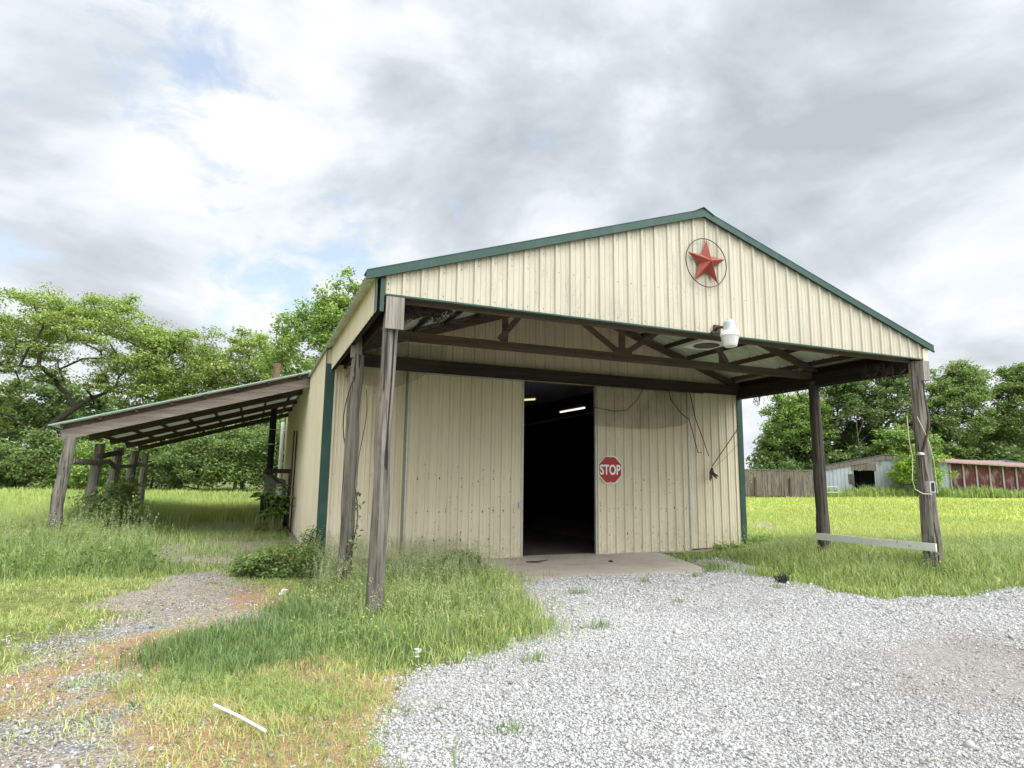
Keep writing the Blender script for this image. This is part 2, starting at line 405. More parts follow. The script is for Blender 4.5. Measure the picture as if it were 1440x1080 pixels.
def ground_mat():
    m, nt, b = newmat('ground_grass_dirt_gravel')
    A = lambda n: nd(nt, 'ShaderNodeAttribute', attribute_name=n).outputs['Fac']
    n1 = noise(nt, (6,6,6), detail=8, rough=.75); n2 = noise(nt, (55,55,55), detail=4, rough=.7, w=3.); n3 = noise(nt, (.8,.8,.8), detail=4, w=5.)
    base = ramp(nt, n1, [(.3,(.05,.075,.025)),(.5,(.11,.145,.045)),(.7,(.17,.20,.07))])
    lawn = ramp(nt, n1, [(.3,(.09,.085,.04)),(.5,(.15,.17,.05)),(.72,(.27,.31,.10))])
    fieldc = ramp(nt, n1, [(.25,(.26,.33,.05)),(.5,(.38,.44,.06)),(.75,(.48,.52,.09))])
    dirt = ramp(nt, n2, [(.25,(.10,.08,.058)),(.5,(.22,.18,.135)),(.72,(.40,.35,.29))])
    vo0 = nd(nt, 'ShaderNodeTexVoronoi'); vo0.inputs['Scale'].default_value = 60; tc0 = nd(nt, 'ShaderNodeTexCoord'); nt.links.new(tc0.outputs['Object'], vo0.inputs['Vector'])
    sp0 = nd(nt, 'ShaderNodeSeparateColor'); nt.links.new(vo0.outputs['Color'], sp0.inputs[0])
    dirt = mixc(nt, ramp(nt, math_(nt, 'MULTIPLY', sp0.outputs[0], n1), [(.22, 0.0), (.40, .8)]), dirt, (.44,.40,.345))
    dirt = mixc(nt, ramp(nt, sp0.outputs[1], [(.75, 0.0), (.9, .6)]), dirt, (.075,.058,.042))
    orange = ramp(nt, n2, [(.3,(.17,.105,.06)),(.55,(.34,.215,.12)),(.75,(.47,.35,.22))])
    straw = ramp(nt, n2, [(.3,(.22,.17,.06)),(.55,(.40,.31,.13)),(.75,(.52,.46,.24))])
    vo = nd(nt, 'ShaderNodeTexVoronoi'); vo.inputs['Scale'].default_value = 46
    tc = nd(nt, 'ShaderNodeTexCoord'); nt.links.new(tc.outputs['Object'], vo.inputs['Vector'])
    sep = nd(nt, 'ShaderNodeSeparateColor'); nt.links.new(vo.outputs['Color'], sep.inputs[0])
    grav = ramp(nt, sep.outputs[0], [(.1,(.18,.175,.17)),(.5,(.34,.335,.33)),(.9,(.52,.515,.50))])
    grav = mixc(nt, ramp(nt, vo.outputs['Distance'], [(.35, 0.0), (.62, .85)]), grav, (.12,.115,.105))
    grav = mixc(nt, ramp(nt, n3, [(.45, 0.0), (.7, .45)]), grav, (.30,.265,.22))
    grav = mixc(nt, ramp(nt, A('fines'), [(.1, 0.0), (.8, .6)]), grav, (.28,.255,.22))
    c = base
    for k, col in (('lawn', lawn), ('field', fieldc), ('straw', straw), ('dirt', dirt), ('orange', orange), ('gravel', grav)):
        edge = math_(nt, 'ADD', A(k), math_(nt, 'MULTIPLY', math_(nt, 'SUBTRACT', n1, .5), .9))
        c = mixc(nt, ramp(nt, edge, [(.35, 0.0), (.62, 1.0)]), c, col)
    nt.links.new(c, b.inputs['Base Color']); b.inputs['Roughness'].default_value = .95; b.inputs['Specular IOR Level'].default_value = .1
    bump(nt, b, math_(nt, 'ADD', n1, math_(nt, 'MULTIPLY', n2, .6)), .8, .04)
    return m
gobj = np_obj('ground', V, Fc, ground_mat(), smooth=True)
tag(gobj, kind='structure')
dist = np.hypot(GX-CAM[0], GY-CAM[1])
lawnz = ((GX < -.5) & (GY < 14)).astype(float)
fieldz = np.clip(sst(9.9, 10.6, GX)*sst(-2.5, 0, GY) + sst(14, 17, GY)+(GX < -2)*sst(8, 12, GY), 0, 1)
deep = (GX-CAM[0])*cF.x+(GY-CAM[1])*cF.y
fieldz *= 1-sst(50,56,deep)*.9
lawnz *= 1-sst(50,56,deep)
dirt_a = np.clip(zone(GX,GY,'dirt',.3,.8)*.75 + zone(GX,GY,'under',.9,1.4)*.85 + zone(GX,GY,'track',.4,1.1) + zone(GX,GY,'trackrun',.5,.9)*.85 + zone(GX,GY,'rpath',.3,.6)*.9 + zone(GX,GY,'rbare',.4,.8)*.8, 0, 1)
inb = ((GX > -.3) & (GX < 9.9) & (GY > -4.4)).astype(float)
dirt_a = np.clip(dirt_a + inb*(GX < 3)*.55 + inb*(GY > -.3), 0, 1)
worn_g = fbm(GX, GY, .55, 91)
fines = np.clip(np.clip(sst(.40,.60, worn_g)*.8+.35, 0, 1)*np.exp(-(((GX-4.3)/2.2)**2+((GY+8.3)/1.3)**2))+.5*sst(.56,.66,worn_g)*sst(3,5,GX)*sst(-4,-6,GY), 0, 1)
for n, a in (('fines', fines), ('lawn', lawnz), ('field', fieldz), ('straw', zone(GX,GY,'dry',.4,.7)*.9), ('dirt', dirt_a), ('orange', np.clip(zone(GX,GY,'orange',.25,.5)+zone(GX,GY,'trackrun',.6,1.2,78)*.7+zone(GX,GY,'dirt',.5,1.2,79)*.45*sst(.42,.6,fbm(GX,GY,1.4,20))+zone(GX,GY,'track',.5,1.,84)*.35+zone(GX,GY,'dry',.3,.9,77)*.6, 0, 1)),
             ('gravel', np.clip(zg + zone(GX,GY,'whiteg',.4,.9)*.6 + zone(GX,GY,'dirt',.4,.9,31)*(.35+.5*(fbm(GX,GY,2.2,5)>.55)) + zone(GX,GY,'track',.5,.9,23)*.42*(fbm(GX,GY,1.7,15)>.42), 0, 1))):
    vattr(gobj.data, n, a)

# ------------------------------------------------------------------ loose stones
def stones(name, X, Y, size, v, mat, label, cat, flat=.65):
    n = len(X)
    B = np.array([(1,0,0),(-1,0,0),(0,1,0),(0,-1,0),(0,0,1),(0,0,-1)], float)
    FB = np.array([(0,2,4),(2,1,4),(1,3,4),(3,0,4),(2,0,5),(1,2,5),(3,1,5),(0,3,5)])
    P = B[None]*(1+RNG.uniform(-.25,.25,(n,6,1)))+RNG.uniform(-.32,.32,(n,6,3))
    sc = np.stack([RNG.uniform(.75,1.35,n), RNG.uniform(.7,1.1,n), RNG.uniform(.5,.9,n)*flat/.65], 1)
    P = P*sc[:,None,:]
    a = RNG.uniform(0,2*PI,n); tl = RNG.normal(0,.35,n)
    ct, st = np.cos(tl)[:,None], np.sin(tl)[:,None]
    y, z = P[:,:,1]*ct-P[:,:,2]*st, P[:,:,1]*st+P[:,:,2]*ct; x = P[:,:,0]
    ca, sa = np.cos(a)[:,None], np.sin(a)[:,None]
    P = np.stack([x*ca-y*sa, x*sa+y*ca, z], 2)*(size/2)[:,None,None]
    P = P + np.stack([X, Y, gz(X, Y)+size*RNG.uniform(-.22,.20,n)], 1)[:,None,:]
    Fs = (FB[None]+6*np.arange(n)[:,None,None]).reshape(-1,3)
    o = np_obj(name, P.reshape(-1,3), Fs, mat, attrs={'v': np.repeat(v, 8)})
    return tag(o, label, cat, kind='stuff')
def stonemat():
    m, nt, b = newmat('crushed_limestone')
    at = nd(nt, 'ShaderNodeAttribute', attribute_name='v')
    c = ramp(nt, at.outputs['Fac'], [(0,(.13,.108,.085)),(.22,(.25,.225,.195)),(.36,(.31,.305,.30)),(.7,(.45,.445,.44)),(1,(.64,.635,.62))])
    c = mixc(nt, ramp(nt, noise(nt, (70,70,70), detail=3), [(.45, 0.0), (.75, .35)]), c, (.33,.31,.28))
    nt.links.new(c, b.inputs['Base Color']); b.inputs['Roughness'].default_value = .9; b.inputs['Specular IOR Level'].default_value = .2
    return m
M['stone'] = stonemat()
def scatter(x0, x1, y0, y1, dens):
    n = int((x1-x0)*(y1-y0)*dens)
    X = RNG.uniform(x0, x1, n); Y = RNG.uniform(y0, y1, n)
    k = in_view(X, Y); return X[k], Y[k]
X, Y = scatter(-4, 14, -10, -.8, 9000)
d = np.hypot(X-CAM[0], Y-CAM[1])
pz = zone(X, Y, 'gravel', .22, .7)
slabm = (X > 2.9) & (X < 6.9) & (Y+.5*(fbm(X,Y,1.3,33)-.5) > -2.62)
worn = fbm(X, Y, .55, 91)
dirty = np.clip(sst(.40,.60, worn)*.8+.35, 0, 1)*np.exp(-(((X-4.3)/2.2)**2+((Y+8.3)/1.3)**2))+.5*sst(.56,.66,worn)*sst(3,5,X)*sst(-4,-6,Y)
keep = RNG.random(len(X)) < pz*(1-.45*np.clip(dirty,0,1))*np.where(slabm, .03, 1)*np.clip(1.4-d/9, .22, 1)
X, Y = X[keep], Y[keep]; dirty = dirty[keep]
d = np.hypot(X-CAM[0], Y-CAM[1]); sz = np.exp(RNG.normal(math.log(.0148), .38, len(X)))*(1-.3*dirty)*np.clip(.6+d/12, 1, 1.7)
stones('gravel', X, Y, sz, np.clip(RNG.normal(.53,.155,len(X))-.14*dirty+.22*(fbm(X,Y,.7,17)-.5), 0, 1), M['stone'], 'pale grey crushed stone covering the drive in front of the open barn', 'gravel')
X, Y = scatter(-6, 2.6, -10, -.4, 3000)
pz = np.clip(zone(X,Y,'whiteg',.4,.9)*.5 + zone(X,Y,'dirt',.5,.9,31)*(.30+.45*sst(.40,.62,fbm(X,Y,2.2,5))) + zone(X,Y,'track',.5,.9,23)*.36 + zone(X,Y,'trackrun',.5,.9)*.22 + zone(X,Y,'dry',.4,.7)*.10*(fbm(X,Y,2.6,8)>.5)
             + zone(X,Y,'talla',.3,.4)*.30*(Y > -2.6) + .35*zone(X,Y,'gravel',.7,.9,61), 0, 1)*(1-zone(X,Y,'gravel',.22,.7))
k = RNG.random(len(X)) < pz; X, Y = X[k], Y[k]
stones('pebbles', X, Y, np.exp(RNG.normal(math.log(.016), .42, len(X))), np.clip(RNG.normal(.27,.25,len(X)), 0, 1), M['stone'], 'scattered pale pebbles in the bare dirt left of the gravel drive', 'pebbles')

# ------------------------------------------------------------------ grass
def blades(X, Y, h, w, v, lean=.35, zoff=None):
    """returns verts and tris of tapered bent blades"""
    n = len(X); a = RNG.uniform(0, 2*PI, n); fa = a+RNG.normal(PI/2, .6, n)
    zb = gz(X, Y)-.01 if zoff is None else zoff
    l = np.abs(RNG.normal(lean, lean*.5, n))*h
    ca, sa = np.cos(a)*w/2, np.sin(a)*w/2
    dx, dy = np.cos(fa), np.sin(fa)
    B = np.zeros((n,5,3))
    B[:,0] = np.stack([X-ca, Y-sa, zb],1); B[:,1] = np.stack([X+ca, Y+sa, zb],1)
    mx, my, mz = X+dx*l*.32, Y+dy*l*.32, zb+h*.58
    B[:,2] = np.stack([mx-ca*.75, my-sa*.75, mz],1); B[:,3] = np.stack([mx+ca*.75, my+sa*.75, mz],1)
    B[:,4] = np.stack([X+dx*l, Y+dy*l, zb+h*np.clip(1-.25*l/h,.5,1)],1)
    F = np.array([(0,1,3),(0,3,2),(2,3,4)])[None]+5*np.arange(n)[:,None,None]
    return B.reshape(-1,3), F.reshape(-1,3), np.repeat(v, 3)

class Leaves:
    def __init__(s): s.V=[]; s.F=[]; s.v=[]; s.m=[]; s.n=0
    def add(s, V, F, v, m=0):
        s.V.append(V); s.F.append(F+s.n); s.v.append(v); s.m.append(np.full(len(F), m)); s.n += len(V)
    def build(s, name, mats, parent=None, loc=None):
        return np_obj(name, np.concatenate(s.V), np.concatenate(s.F), mats, parent, loc, {'v': np.concatenate(s.v)}, midx=np.concatenate(s.m))

def leafquads(P, size, v, droop=.0, up=.5, asp=.55, nrm=None):
    """P (n,3) leaf centres -> pointed leaves (two tris), random orientation leaning to face up"""
    n = len(P)
    N = RNG.normal(0,1,(n,3)); N[:,2] = np.abs(N[:,2])+up
    if nrm is not None: N = N*.7+nrm
    N /= np.linalg.norm(N,axis=1)[:,None]
    T = RNG.normal(0,1,(n,3)); T[:,2] -= droop
    T -= N*(T*N).sum(1)[:,None]; T /= np.linalg.norm(T,axis=1)[:,None]
    S = np.cross(N, T); s = size[:,None]/2
    Q = np.stack([P-T*s, P+S*s*asp, P+T*s, P-S*s*asp],1)
    F = np.array([(0,1,2),(0,2,3)])[None]+4*np.arange(n)[:,None,None]
    return Q.reshape(-1,3), F.reshape(-1,3), np.repeat(v, 2)

inbarn = lambda X, Y: (X > -.12) & (X < 9.85) & (Y > -.02) & (Y < 15.6)

def grass_field(name, parts, label):
    L = Leaves()
    for (X, Y, h, w, v, lean) in parts:
        k = ~inbarn(X, Y)
        L.add(*blades(X[k], Y[k], h[k], w[k], np.clip(v[k],0,1), lean))
    return tag(L.build(name, M['grass']), label, 'grass', kind='stuff')

def sel(dens_box, fn):
    X, Y = scatter(*dens_box); p = fn(X, Y); k = RNG.random(len(X)) < p
    return X[k], Y[k]
def U(a, b, n): return RNG.uniform(a, b, n)
parts = []
# tall clump round the left carport post
nog = lambda X, Y: 1-zone(X,Y,'gravel',.22,.7)
X, Y = sel((-1.4,3.0,-7.2,.2,2500), lambda X,Y: zone(X,Y,'talla',.42,.9)*np.where(Y > -2.2, .30*sst(.34,.60,fbm(X,Y,1.6,4))+.03, .35+.65*sst(.25,.6,fbm(X,Y,1.6,4)))*(1-.8*((X>2.6)&(Y>-2.6))))
n = len(X); ed = zone(X,Y,'talla',.8,.9); clump = fbm(X,Y,2.0,14)
left = sst(.5,-.6,X); parts.append((X,Y,U(.14,.40,n)*(.35+.65*ed)*(.25+1.2*clump)*(1-.45*left)*np.where(Y > -2.0, .5, .85), U(.004,.010,n), RNG.normal(.42,.22,n)+.25*(1-ed)-.2*(clump-.5)-.12*left, .6))
# straggling blades out over the gravel edge
X, Y = sel((-1.6,3.6,-9.4,-1,700), lambda X,Y: np.exp(-np.maximum(0, -sdf(X,Y,POLY['talla']))/.22)*(sdf(X,Y,POLY['talla']) < .1)*sst(.42,.7,fbm(X,Y,3.2,46))*.9 + .25*(np.abs(sdf(X,Y,POLY['gravel'])) < .35)*sst(.5,.7,fbm(X,Y,2.5,47)))
n = len(X); parts.append((X,Y,U(.05,.2,n), U(.004,.009,n), RNG.normal(.45,.14,n), .7))
X, Y = sel((6.3,20,-8,-1,900), lambda X,Y: np.exp(-np.maximum(0, -sdf(X,Y,POLY['rband']))/.25)*(sdf(X,Y,POLY['rband']) < .15)*sst(.45,.66,fbm(X,Y,2.2,45)))
n = len(X); parts.append((X,Y,U(.06,.22,n), U(.006,.011,n), RNG.normal(.5,.16,n), .7))
# sparse growth under the lean-to
X, Y = sel((-4.5,-.4,-.5,13,420), lambda X,Y: zone(X,Y,'under',.6,1.0)*sst(.40,.65,fbm(X,Y,1.0,48)))
n = len(X); parts.append((X,Y,U(.05,.28,n), U(.006,.012,n), RNG.normal(.42,.16,n), .6))
# blue-green short patch
X, Y = sel((-2.6,0,-7,-3,3800), lambda X,Y: zone(X,Y,'shortblue',.3,.5)*(.3+.7*fbm(X,Y,2,8)))
n = len(X); parts.append((X,Y,U(.06,.17,n)*(.5+fbm(X,Y,1.5,2)), U(.005,.009,n), RNG.normal(.20,.09,n), .5))
# dry straw grass
X, Y = sel((-2.6,.4,-9.8,-5.8,6500), lambda X,Y: zone(X,Y,'dry',.45,.7)*(.25+.75*sst(.35,.65,fbm(X,Y,1.8,9)))*nog(X,Y))
n = len(X); parts.append((X,Y,U(.03,.10,n), U(.003,.006,n), RNG.normal(.76,.13,n)-.25*(fbm(X,Y,1.3,40)>.55), .9))
# thin growth on dirt and track
X, Y = sel((-6,0,-10,-.5,2400), lambda X,Y: np.clip(zone(X,Y,'dirt',.4,.8)*.4*sst(.42,.7,fbm(X,Y,1.5,19)) + zone(X,Y,'trackrun',.4,.7)*.38*sst(.3,.6,fbm(X,Y,2.2,29)) + .10*zone(X,Y,'track',.3,.6)*sst(.45,.7,fbm(X,Y,3,39)), 0, 1))
n = len(X); parts.append((X,Y,U(.02,.08,n), U(.004,.008,n), RNG.normal(.68,.18,n), .9))
# mown lawn left
X, Y = sel((-12,-.6,-7,3,3000), lambda X,Y: np.clip(1-zone(X,Y,'track',.4,1.1)-zone(X,Y,'trackrun',.4,.7)*.8-zone(X,Y,'whiteg',.2,.6)*.45-zone(X,Y,'dirt',.3,.8)-zone(X,Y,'shortblue',.3,.5)-zone(X,Y,'talla',.3,.45)-zone(X,Y,'under',.4,.6)-zone(X,Y,'dry',.4,.7),0,1)*sst(1.4,-.6,Y+.35*X+1.2)*(.10+.9*sst(.38,.62,fbm(X,Y,1.5,6)))*np.where(Y < -4, .7, 1))
n = len(X); parts.append((X,Y,U(.03,.11,n)*(.6+.8*fbm(X,Y,1.1,18)), U(.005,.010,n), RNG.normal(.60,.19,n)+.2*(fbm(X,Y,.9,16)-.5), .9))
# tall weeds before the lean-to
def leanw(X, Y): return sst(-1.4,-.2,Y+.12*(X+3)+.5*(fbm(X,Y,.9,66)-.5))*(X < -1.0)*(1-zone(X,Y,'under',.35,.5))*(1-zone(X,Y,'track',.4,1.1))*np.where(X > -2.2, .5, 1)
X, Y = sel((-14,-1,-2,9,1300), lambda X,Y: leanw(X,Y)*(.3+.7*fbm(X,Y,1.1,7)))
n = len(X); hh = sst(-1.2,.8,Y); parts.append((X,Y,U(.20,.60,n)*(.35+.65*hh)*(.5+.9*fbm(X,Y,.9,27))*np.where(X > -3, .6, 1)*np.where((X > -4.6)&(Y > 3.2), .5, 1), U(.007,.013,n), RNG.normal(.38,.19,n)+.1*(Y>4), .5))
# grass growing by the open side of the carport, right
def rb(X, Y): return zone(X,Y,'rband',.3,.4)*nog(X,Y)
X, Y = sel((6.5,20,-7.5,7,1900), lambda X,Y: rb(X,Y)*(.35+.65*sst(.3,.6,fbm(X,Y,1.3,70)))*np.where(X < 9.4, .8, 1)*np.where(X > 13, .45, 1))
n = len(X); e2 = sst(0,1.6, np.minimum(sdf(X,Y,POLY['rband']), 9)); parts.append((X,Y,U(.14,.38,n)*(.35+.75*e2)*(.6+.7*fbm(X,Y,1.2,71)), U(.008,.014,n), RNG.normal(.50,.18,n), .55))
# buttercup field to the right, thinning with distance
for (x0,x1,y0,y1,dn,w0) in ((9.9,24,-3,10,420,.016),(10,44,8,30,90,.035),(20,60,-8,14,70,.04),(10,70,28,50,25,.07)):
    X, Y = sel((x0,x1,y0,y1,dn), lambda X,Y: (1-rb(X,Y)*.5)*(1-zone(X,Y,'rpath',.3,.6)*.95)*(1-zone(X,Y,'rbare',.4,.8)*.85)*(.4+.6*fbm(X,Y,.6,72)))
    n = len(X); st_ = fbm((X*RU.x+Y*RU.y)*.16, X*RV.x+Y*RV.y, .9, 83)-.5; parts.append((X,Y,U(.08,.24,n)*(1+.8*st_), U(.7,1.4,n)*w0, RNG.normal(.64,.10,n)+.35*st_, .6))
# long field grass beyond and beside the lean-to
for (x0,x1,y0,y1,dn,w0) in ((-16,-.4,8,20,330,.018),(-24,0,19,34,120,.035),(-34,6,33,48,60,.06)):
    X, Y = sel((x0,x1,y0,y1,dn), lambda X,Y: (1-zone(X,Y,'under',.5,.6)*.97)*(.45+.55*fbm(X,Y,.5,73))*((X < -.4)|(Y > 16)))
    n = len(X); parts.append((X,Y,U(.35,.75,n)*(.6+.6*fbm(X,Y,.35,74)), U(.7,1.4,n)*w0, RNG.normal(.60,.09,n)-.12*(fbm(X,Y,.4,75)>.55), .35))
# rank weeds along the shed and fence
X = U(29,58,9000); Y = 39.52-.4099*X-U(.1,2.2,9000)
parts.append((X,Y,U(.5,1.3,9000)*(.35+.9*fbm(X,Y,.6,81)), U(.04,.09,9000), RNG.normal(.45,.12,9000), .4))
grass_field('grass', parts, 'green and straw coloured grass around the barn and gravel drive')

# seed-headed stems in the tall patches
L = Leaves()
for box_, fn, hh in (((-1.2,2.6,-6.4,.1,120), lambda X,Y: zone(X,Y,'talla',.2,.4)*np.where(Y > -3.2, .8, .3), (.28,.55)), ((-10,-2.4,-.8,5,26), lambda X,Y: leanw(X,Y), (.5,.95)), ((7,13,-5.6,2,18), rb, (.35,.6))):
    X, Y = sel(box_, fn); n = len(X); h = U(*hh, n); k = ~inbarn(X,Y); X, Y, h = X[k], Y[k], h[k]; n = len(X)
    z0 = gz(X,Y)
    V_, F_, v_ = blades(X, Y, h, np.full(n,.005), np.full(n,.4), .18, z0)
    tip = V_.reshape(-1,5,3)[:,4]; mid = V_.reshape(-1,5,3)[:,2:4].mean(1)
    L.add(V_, F_, v_)
    kk = 16; t = RNG.uniform(.0,1.05,(n,kk,1)); P = mid[:,None]*(1-t)*.55+tip[:,None]*(1-(1-t)*.55)+RNG.normal(0,.017,(n,kk,3))*(1.3-t*.8)
    P = P.reshape(-1,3); L.add(*leafquads(P, U(.012,.026,len(P)), RNG.random(len(P)), up=.0, asp=.5))
tag(L.build('seed_grass', M['seed']), 'pale feathery seed heads standing over the tall grass', 'grass', kind='stuff')

# broad-leaved weeds mixed into the rough grass
L = Leaves()
for box_, fn, hh in (((-1.4,2.4,-6.4,.1,34), lambda X,Y: zone(X,Y,'talla',.2,.4)*sst(.48,.64,fbm(X,Y,1.4,56)), .26), ((-10,-1.6,-1,6,26), lambda X,Y: leanw(X,Y)*sst(.46,.62,fbm(X,Y,1.0,57)), .42), ((7,14,-5.6,2,10), lambda X,Y: rb(X,Y)*sst(.5,.66,fbm(X,Y,1.0,58)), .22), ((-3.5,0,-8,-2,14), lambda X,Y: sst(.5,.66,fbm(X,Y,1.2,59))*(1-zone(X,Y,'track',.3,.5)), .07)):
    X, Y = sel(box_, fn); k = ~inbarn(X,Y); X, Y = X[k], Y[k]; n = len(X); kk = 26; h = U(.5,1.1,n)*hh
    P = np.stack([X, Y, gz(X,Y)], 1)[:,None]+np.stack([RNG.normal(0,.3,(n,kk))*h[:,None], RNG.normal(0,.3,(n,kk))*h[:,None], RNG.random((n,kk))*h[:,None]], 2)
    P = P.reshape(-1,3); L.add(*leafquads(P, np.repeat(np.clip(h*.16,.02,.07),kk)*U(.7,1.3,n*kk), np.repeat(U(.2,.75,n),kk)+RNG.normal(0,.08,n*kk), up=.5, asp=.5))
tag(L.build('undergrowth', M['leaf_shrub']), 'low broad-leaved weeds mixed into the rough grass by the barn', 'weeds', kind='stuff')

# buttercups
L = Leaves()
for (x0,x1,y0,y1,dn,s0) in ((9.9,24,-3,10,22,.018),(10,44,8,30,10,.032),(20,60,-8,14,9,.034),):
    X, Y = sel((x0,x1,y0,y1,dn), lambda X,Y: (1-rb(X,Y)*.85)*sst(.46,.62,fbm((X*RU.x+Y*RU.y)*.2, X*RV.x+Y*RV.y,.8,77))*1.8*(1-zone(X,Y,'rpath',.3,.6))*(1-zone(X,Y,'rbare',.4,.8)))
    k = ~inbarn(X,Y); X, Y = X[k], Y[k]; n = len(X); P = np.stack([X,Y,gz(X,Y)+U(.15,.3,n)],1)
    L.add(*leafquads(P, U(.8,1.4,n)*s0, RNG.random(n), up=1.0, asp=.9))
X, Y = sel((-2,2,-6.8,-3,26), lambda X,Y: (zone(X,Y,'talla',.3,.4))*sst(.5,.62,fbm(X,Y,.9,79)))
n = len(X); L.add(*leafquads(np.stack([X,Y,gz(X,Y)+U(.15,.32,n)],1), U(.012,.022,n), RNG.random(n), up=1., asp=.9))
tag(L.build('wildflowers', M['flower']), 'yellow buttercups dotted through the field beyond the carport', 'wildflowers', kind='stuff')

# ------------------------------------------------------------------ the barn
W, D, LEN = 9.744, 4.79, 15.5
XL, XR = -.16, 9.86                       # side walls
SL = .333                                 # roof pitch
def zroof(x): return 5.66-SL*abs(x-W/2)   # underside of the roof sheet

def rib_profile(u0, u1, pitch=.235, h=.026, extra=()):
    pts = []
    k = math.floor(u0/pitch)-1
    while k*pitch < u1+pitch:
        c = k*pitch
        for du, o in ((-.030,0),(-.016,h),(.016,h),(.030,0),(pitch/3-.014,0),(pitch/3,.008),(pitch/3+.014,0),(2*pitch/3-.014,0),(2*pitch/3,.008),(2*pitch/3+.014,0)):
            if u0 < c+du < u1: pts.append((c+du, o))
        k += 1
    pts = [(u0,0)]+pts+[(u1,0)]
    for e in extra:
        if u0 < e < u1 and min(abs(e-p[0]) for p in pts) > 1e-4:
            us = [p[0] for p in sorted(pts)]; os_ = [p[1] for p in sorted(pts)]
            pts.append((e, float(np.interp(e, us, os_))))
    return sorted(pts)
def ribbed(mb, to3, u0, u1, zb, zt, extra=(), h=.026, m=0, pitch=.235, screws=None, scm=1):
    """to3(u, out, z) -> point"""
    f = lambda g, u: g(u) if callable(g) else g
    pr = rib_profile(u0, u1, pitch, h, extra)
    vs = []
    for u, o in pr: vs += [to3(u,o,f(zb,u)), to3(u,o,f(zt,u))]
    mb.add(vs, [(2*i, 2*i+2, 2*i+3, 2*i+1) for i in range(len(pr)-1)], m)
    if screws:
        k = math.ceil(u0/pitch)
        while k*pitch < u1:
            for zs in screws(k*pitch+.045):
                r = .007*random.uniform(.7,1.2)
                u = k*pitch+.045
                if f(zb,u)+.01 < zs < f(zt,u)-.01:
                    mb.add([to3(u+r*math.cos(a),.004,zs+r*math.sin(a)) for a in np.arange(6)*PI/3], [(0,1,2,3,4,5)], scm)
            k += 1

barn = empty('metal_barn', (W/2, 0, 0), 'cream ribbed steel barn with green trim, gabled open carport front and half open sliding doors', 'barn')
P_ = lambda mb, n, m, par=barn, **k: mb.build(n, m, par, **k)

# front wall at y = 0, with the doorway
front = lambda y: (lambda u,o,z: (u, y-o, z))
mb = MB(); sc_ = lambda u: [.25,.9,1.6,2.4,3.2,3.95]
ribbed(mb, front(0), XL, 3.4, .0, zroof, screws=sc_); ribbed(mb, front(0), 6.1, XR, .0, zroof, screws=sc_)
ribbed(mb, front(0), 3.4, 6.1, 3.66, zroof, extra=(W/2,))
P_(mb, 'front_wall', [M['cream'], M['rust_dot']])
# side walls and rear wall
for s, x, n in ((-1, XL, 'side_wall'), (1, XR, 'side_wall')):
    mb = MB(); ribbed(mb, lambda u,o,z: (x+s*o, u, z), 0, LEN, -.05, zroof(x)-.01); P_(mb, n, [M['cream'], M['rust_dot']])
mb = MB(); ribbed(mb, lambda u,o,z: (u, LEN+o, z), XL, XR, -.05, zroof, extra=(W/2,)); P_(mb, 'rear_wall', [M['cream'], M['rust_dot']])
# dark timber lining seen through the doorway
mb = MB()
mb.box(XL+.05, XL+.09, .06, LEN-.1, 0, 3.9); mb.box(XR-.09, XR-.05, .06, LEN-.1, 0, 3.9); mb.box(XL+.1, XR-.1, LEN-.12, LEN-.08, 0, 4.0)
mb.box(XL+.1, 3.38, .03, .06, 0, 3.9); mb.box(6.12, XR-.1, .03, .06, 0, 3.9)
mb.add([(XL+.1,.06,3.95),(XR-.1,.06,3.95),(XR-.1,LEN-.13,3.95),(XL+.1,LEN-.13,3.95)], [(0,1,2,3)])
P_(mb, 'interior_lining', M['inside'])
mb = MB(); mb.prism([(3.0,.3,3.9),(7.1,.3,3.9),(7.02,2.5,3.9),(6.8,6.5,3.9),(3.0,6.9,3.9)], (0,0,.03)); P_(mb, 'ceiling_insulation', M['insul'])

# carport gable
mb = MB(); sc_ = lambda u: [3.86, zroof(u)-.12, 4.4+.0*u]
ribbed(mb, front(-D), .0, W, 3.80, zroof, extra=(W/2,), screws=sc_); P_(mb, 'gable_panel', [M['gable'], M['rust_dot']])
mb = MB(); mb.box(-.02, W+.02, -D-.026, -D+.05, 3.778, 3.798); P_(mb, 'gable_bottom_trim', M['green'])
mb = MB(); mb.box(-.005, W, -D+.006, -D+.045, 3.80, 4.05); mb.bar((0,-D+.06,zroof(0)-.12),(W/2,-D+.06,zroof(W/2)-.12),.05,.14); mb.bar((W,-D+.06,zroof(0)-.12),(W/2,-D+.06,zroof(W/2)-.12),.05,.14)
P_(mb, 'gable_framing', M['truss'])
# rake trim
for s in (-1, 1):
    mb = MB(); xe = W/2+s*(W/2+.235)
    a = lambda dz, y: [(W/2, y, zroof(W/2)+dz), (xe, y, zroof(xe)+dz)]
    t0, t1 = .088, -.024
    y0, y1 = -D-.065, -D-.042
    pts = [a(t0,y0)[0], a(t0,y0)[1], a(t1,y0)[1], a(t1,y0)[0]]
    mb.prism(pts, (0, y1-y0, 0))
    pts = [a(t0+.014,y0-.004)[0], a(t0+.014,y0-.004)[1], a(t0+.002,y0-.004)[1], a(t0+.002,y0-.004)[0]]
    mb.prism(pts, (0, .25, 0))
    pts = [a(t1+.018,y0-.012)[0], a(t1+.018,y0-.012)[1], a(t1,y0-.012)[1], a(t1,y0-.012)[0]]
    mb.prism(pts, (0, .03, 0))
    P_(mb, 'rake_trim', M['green'])
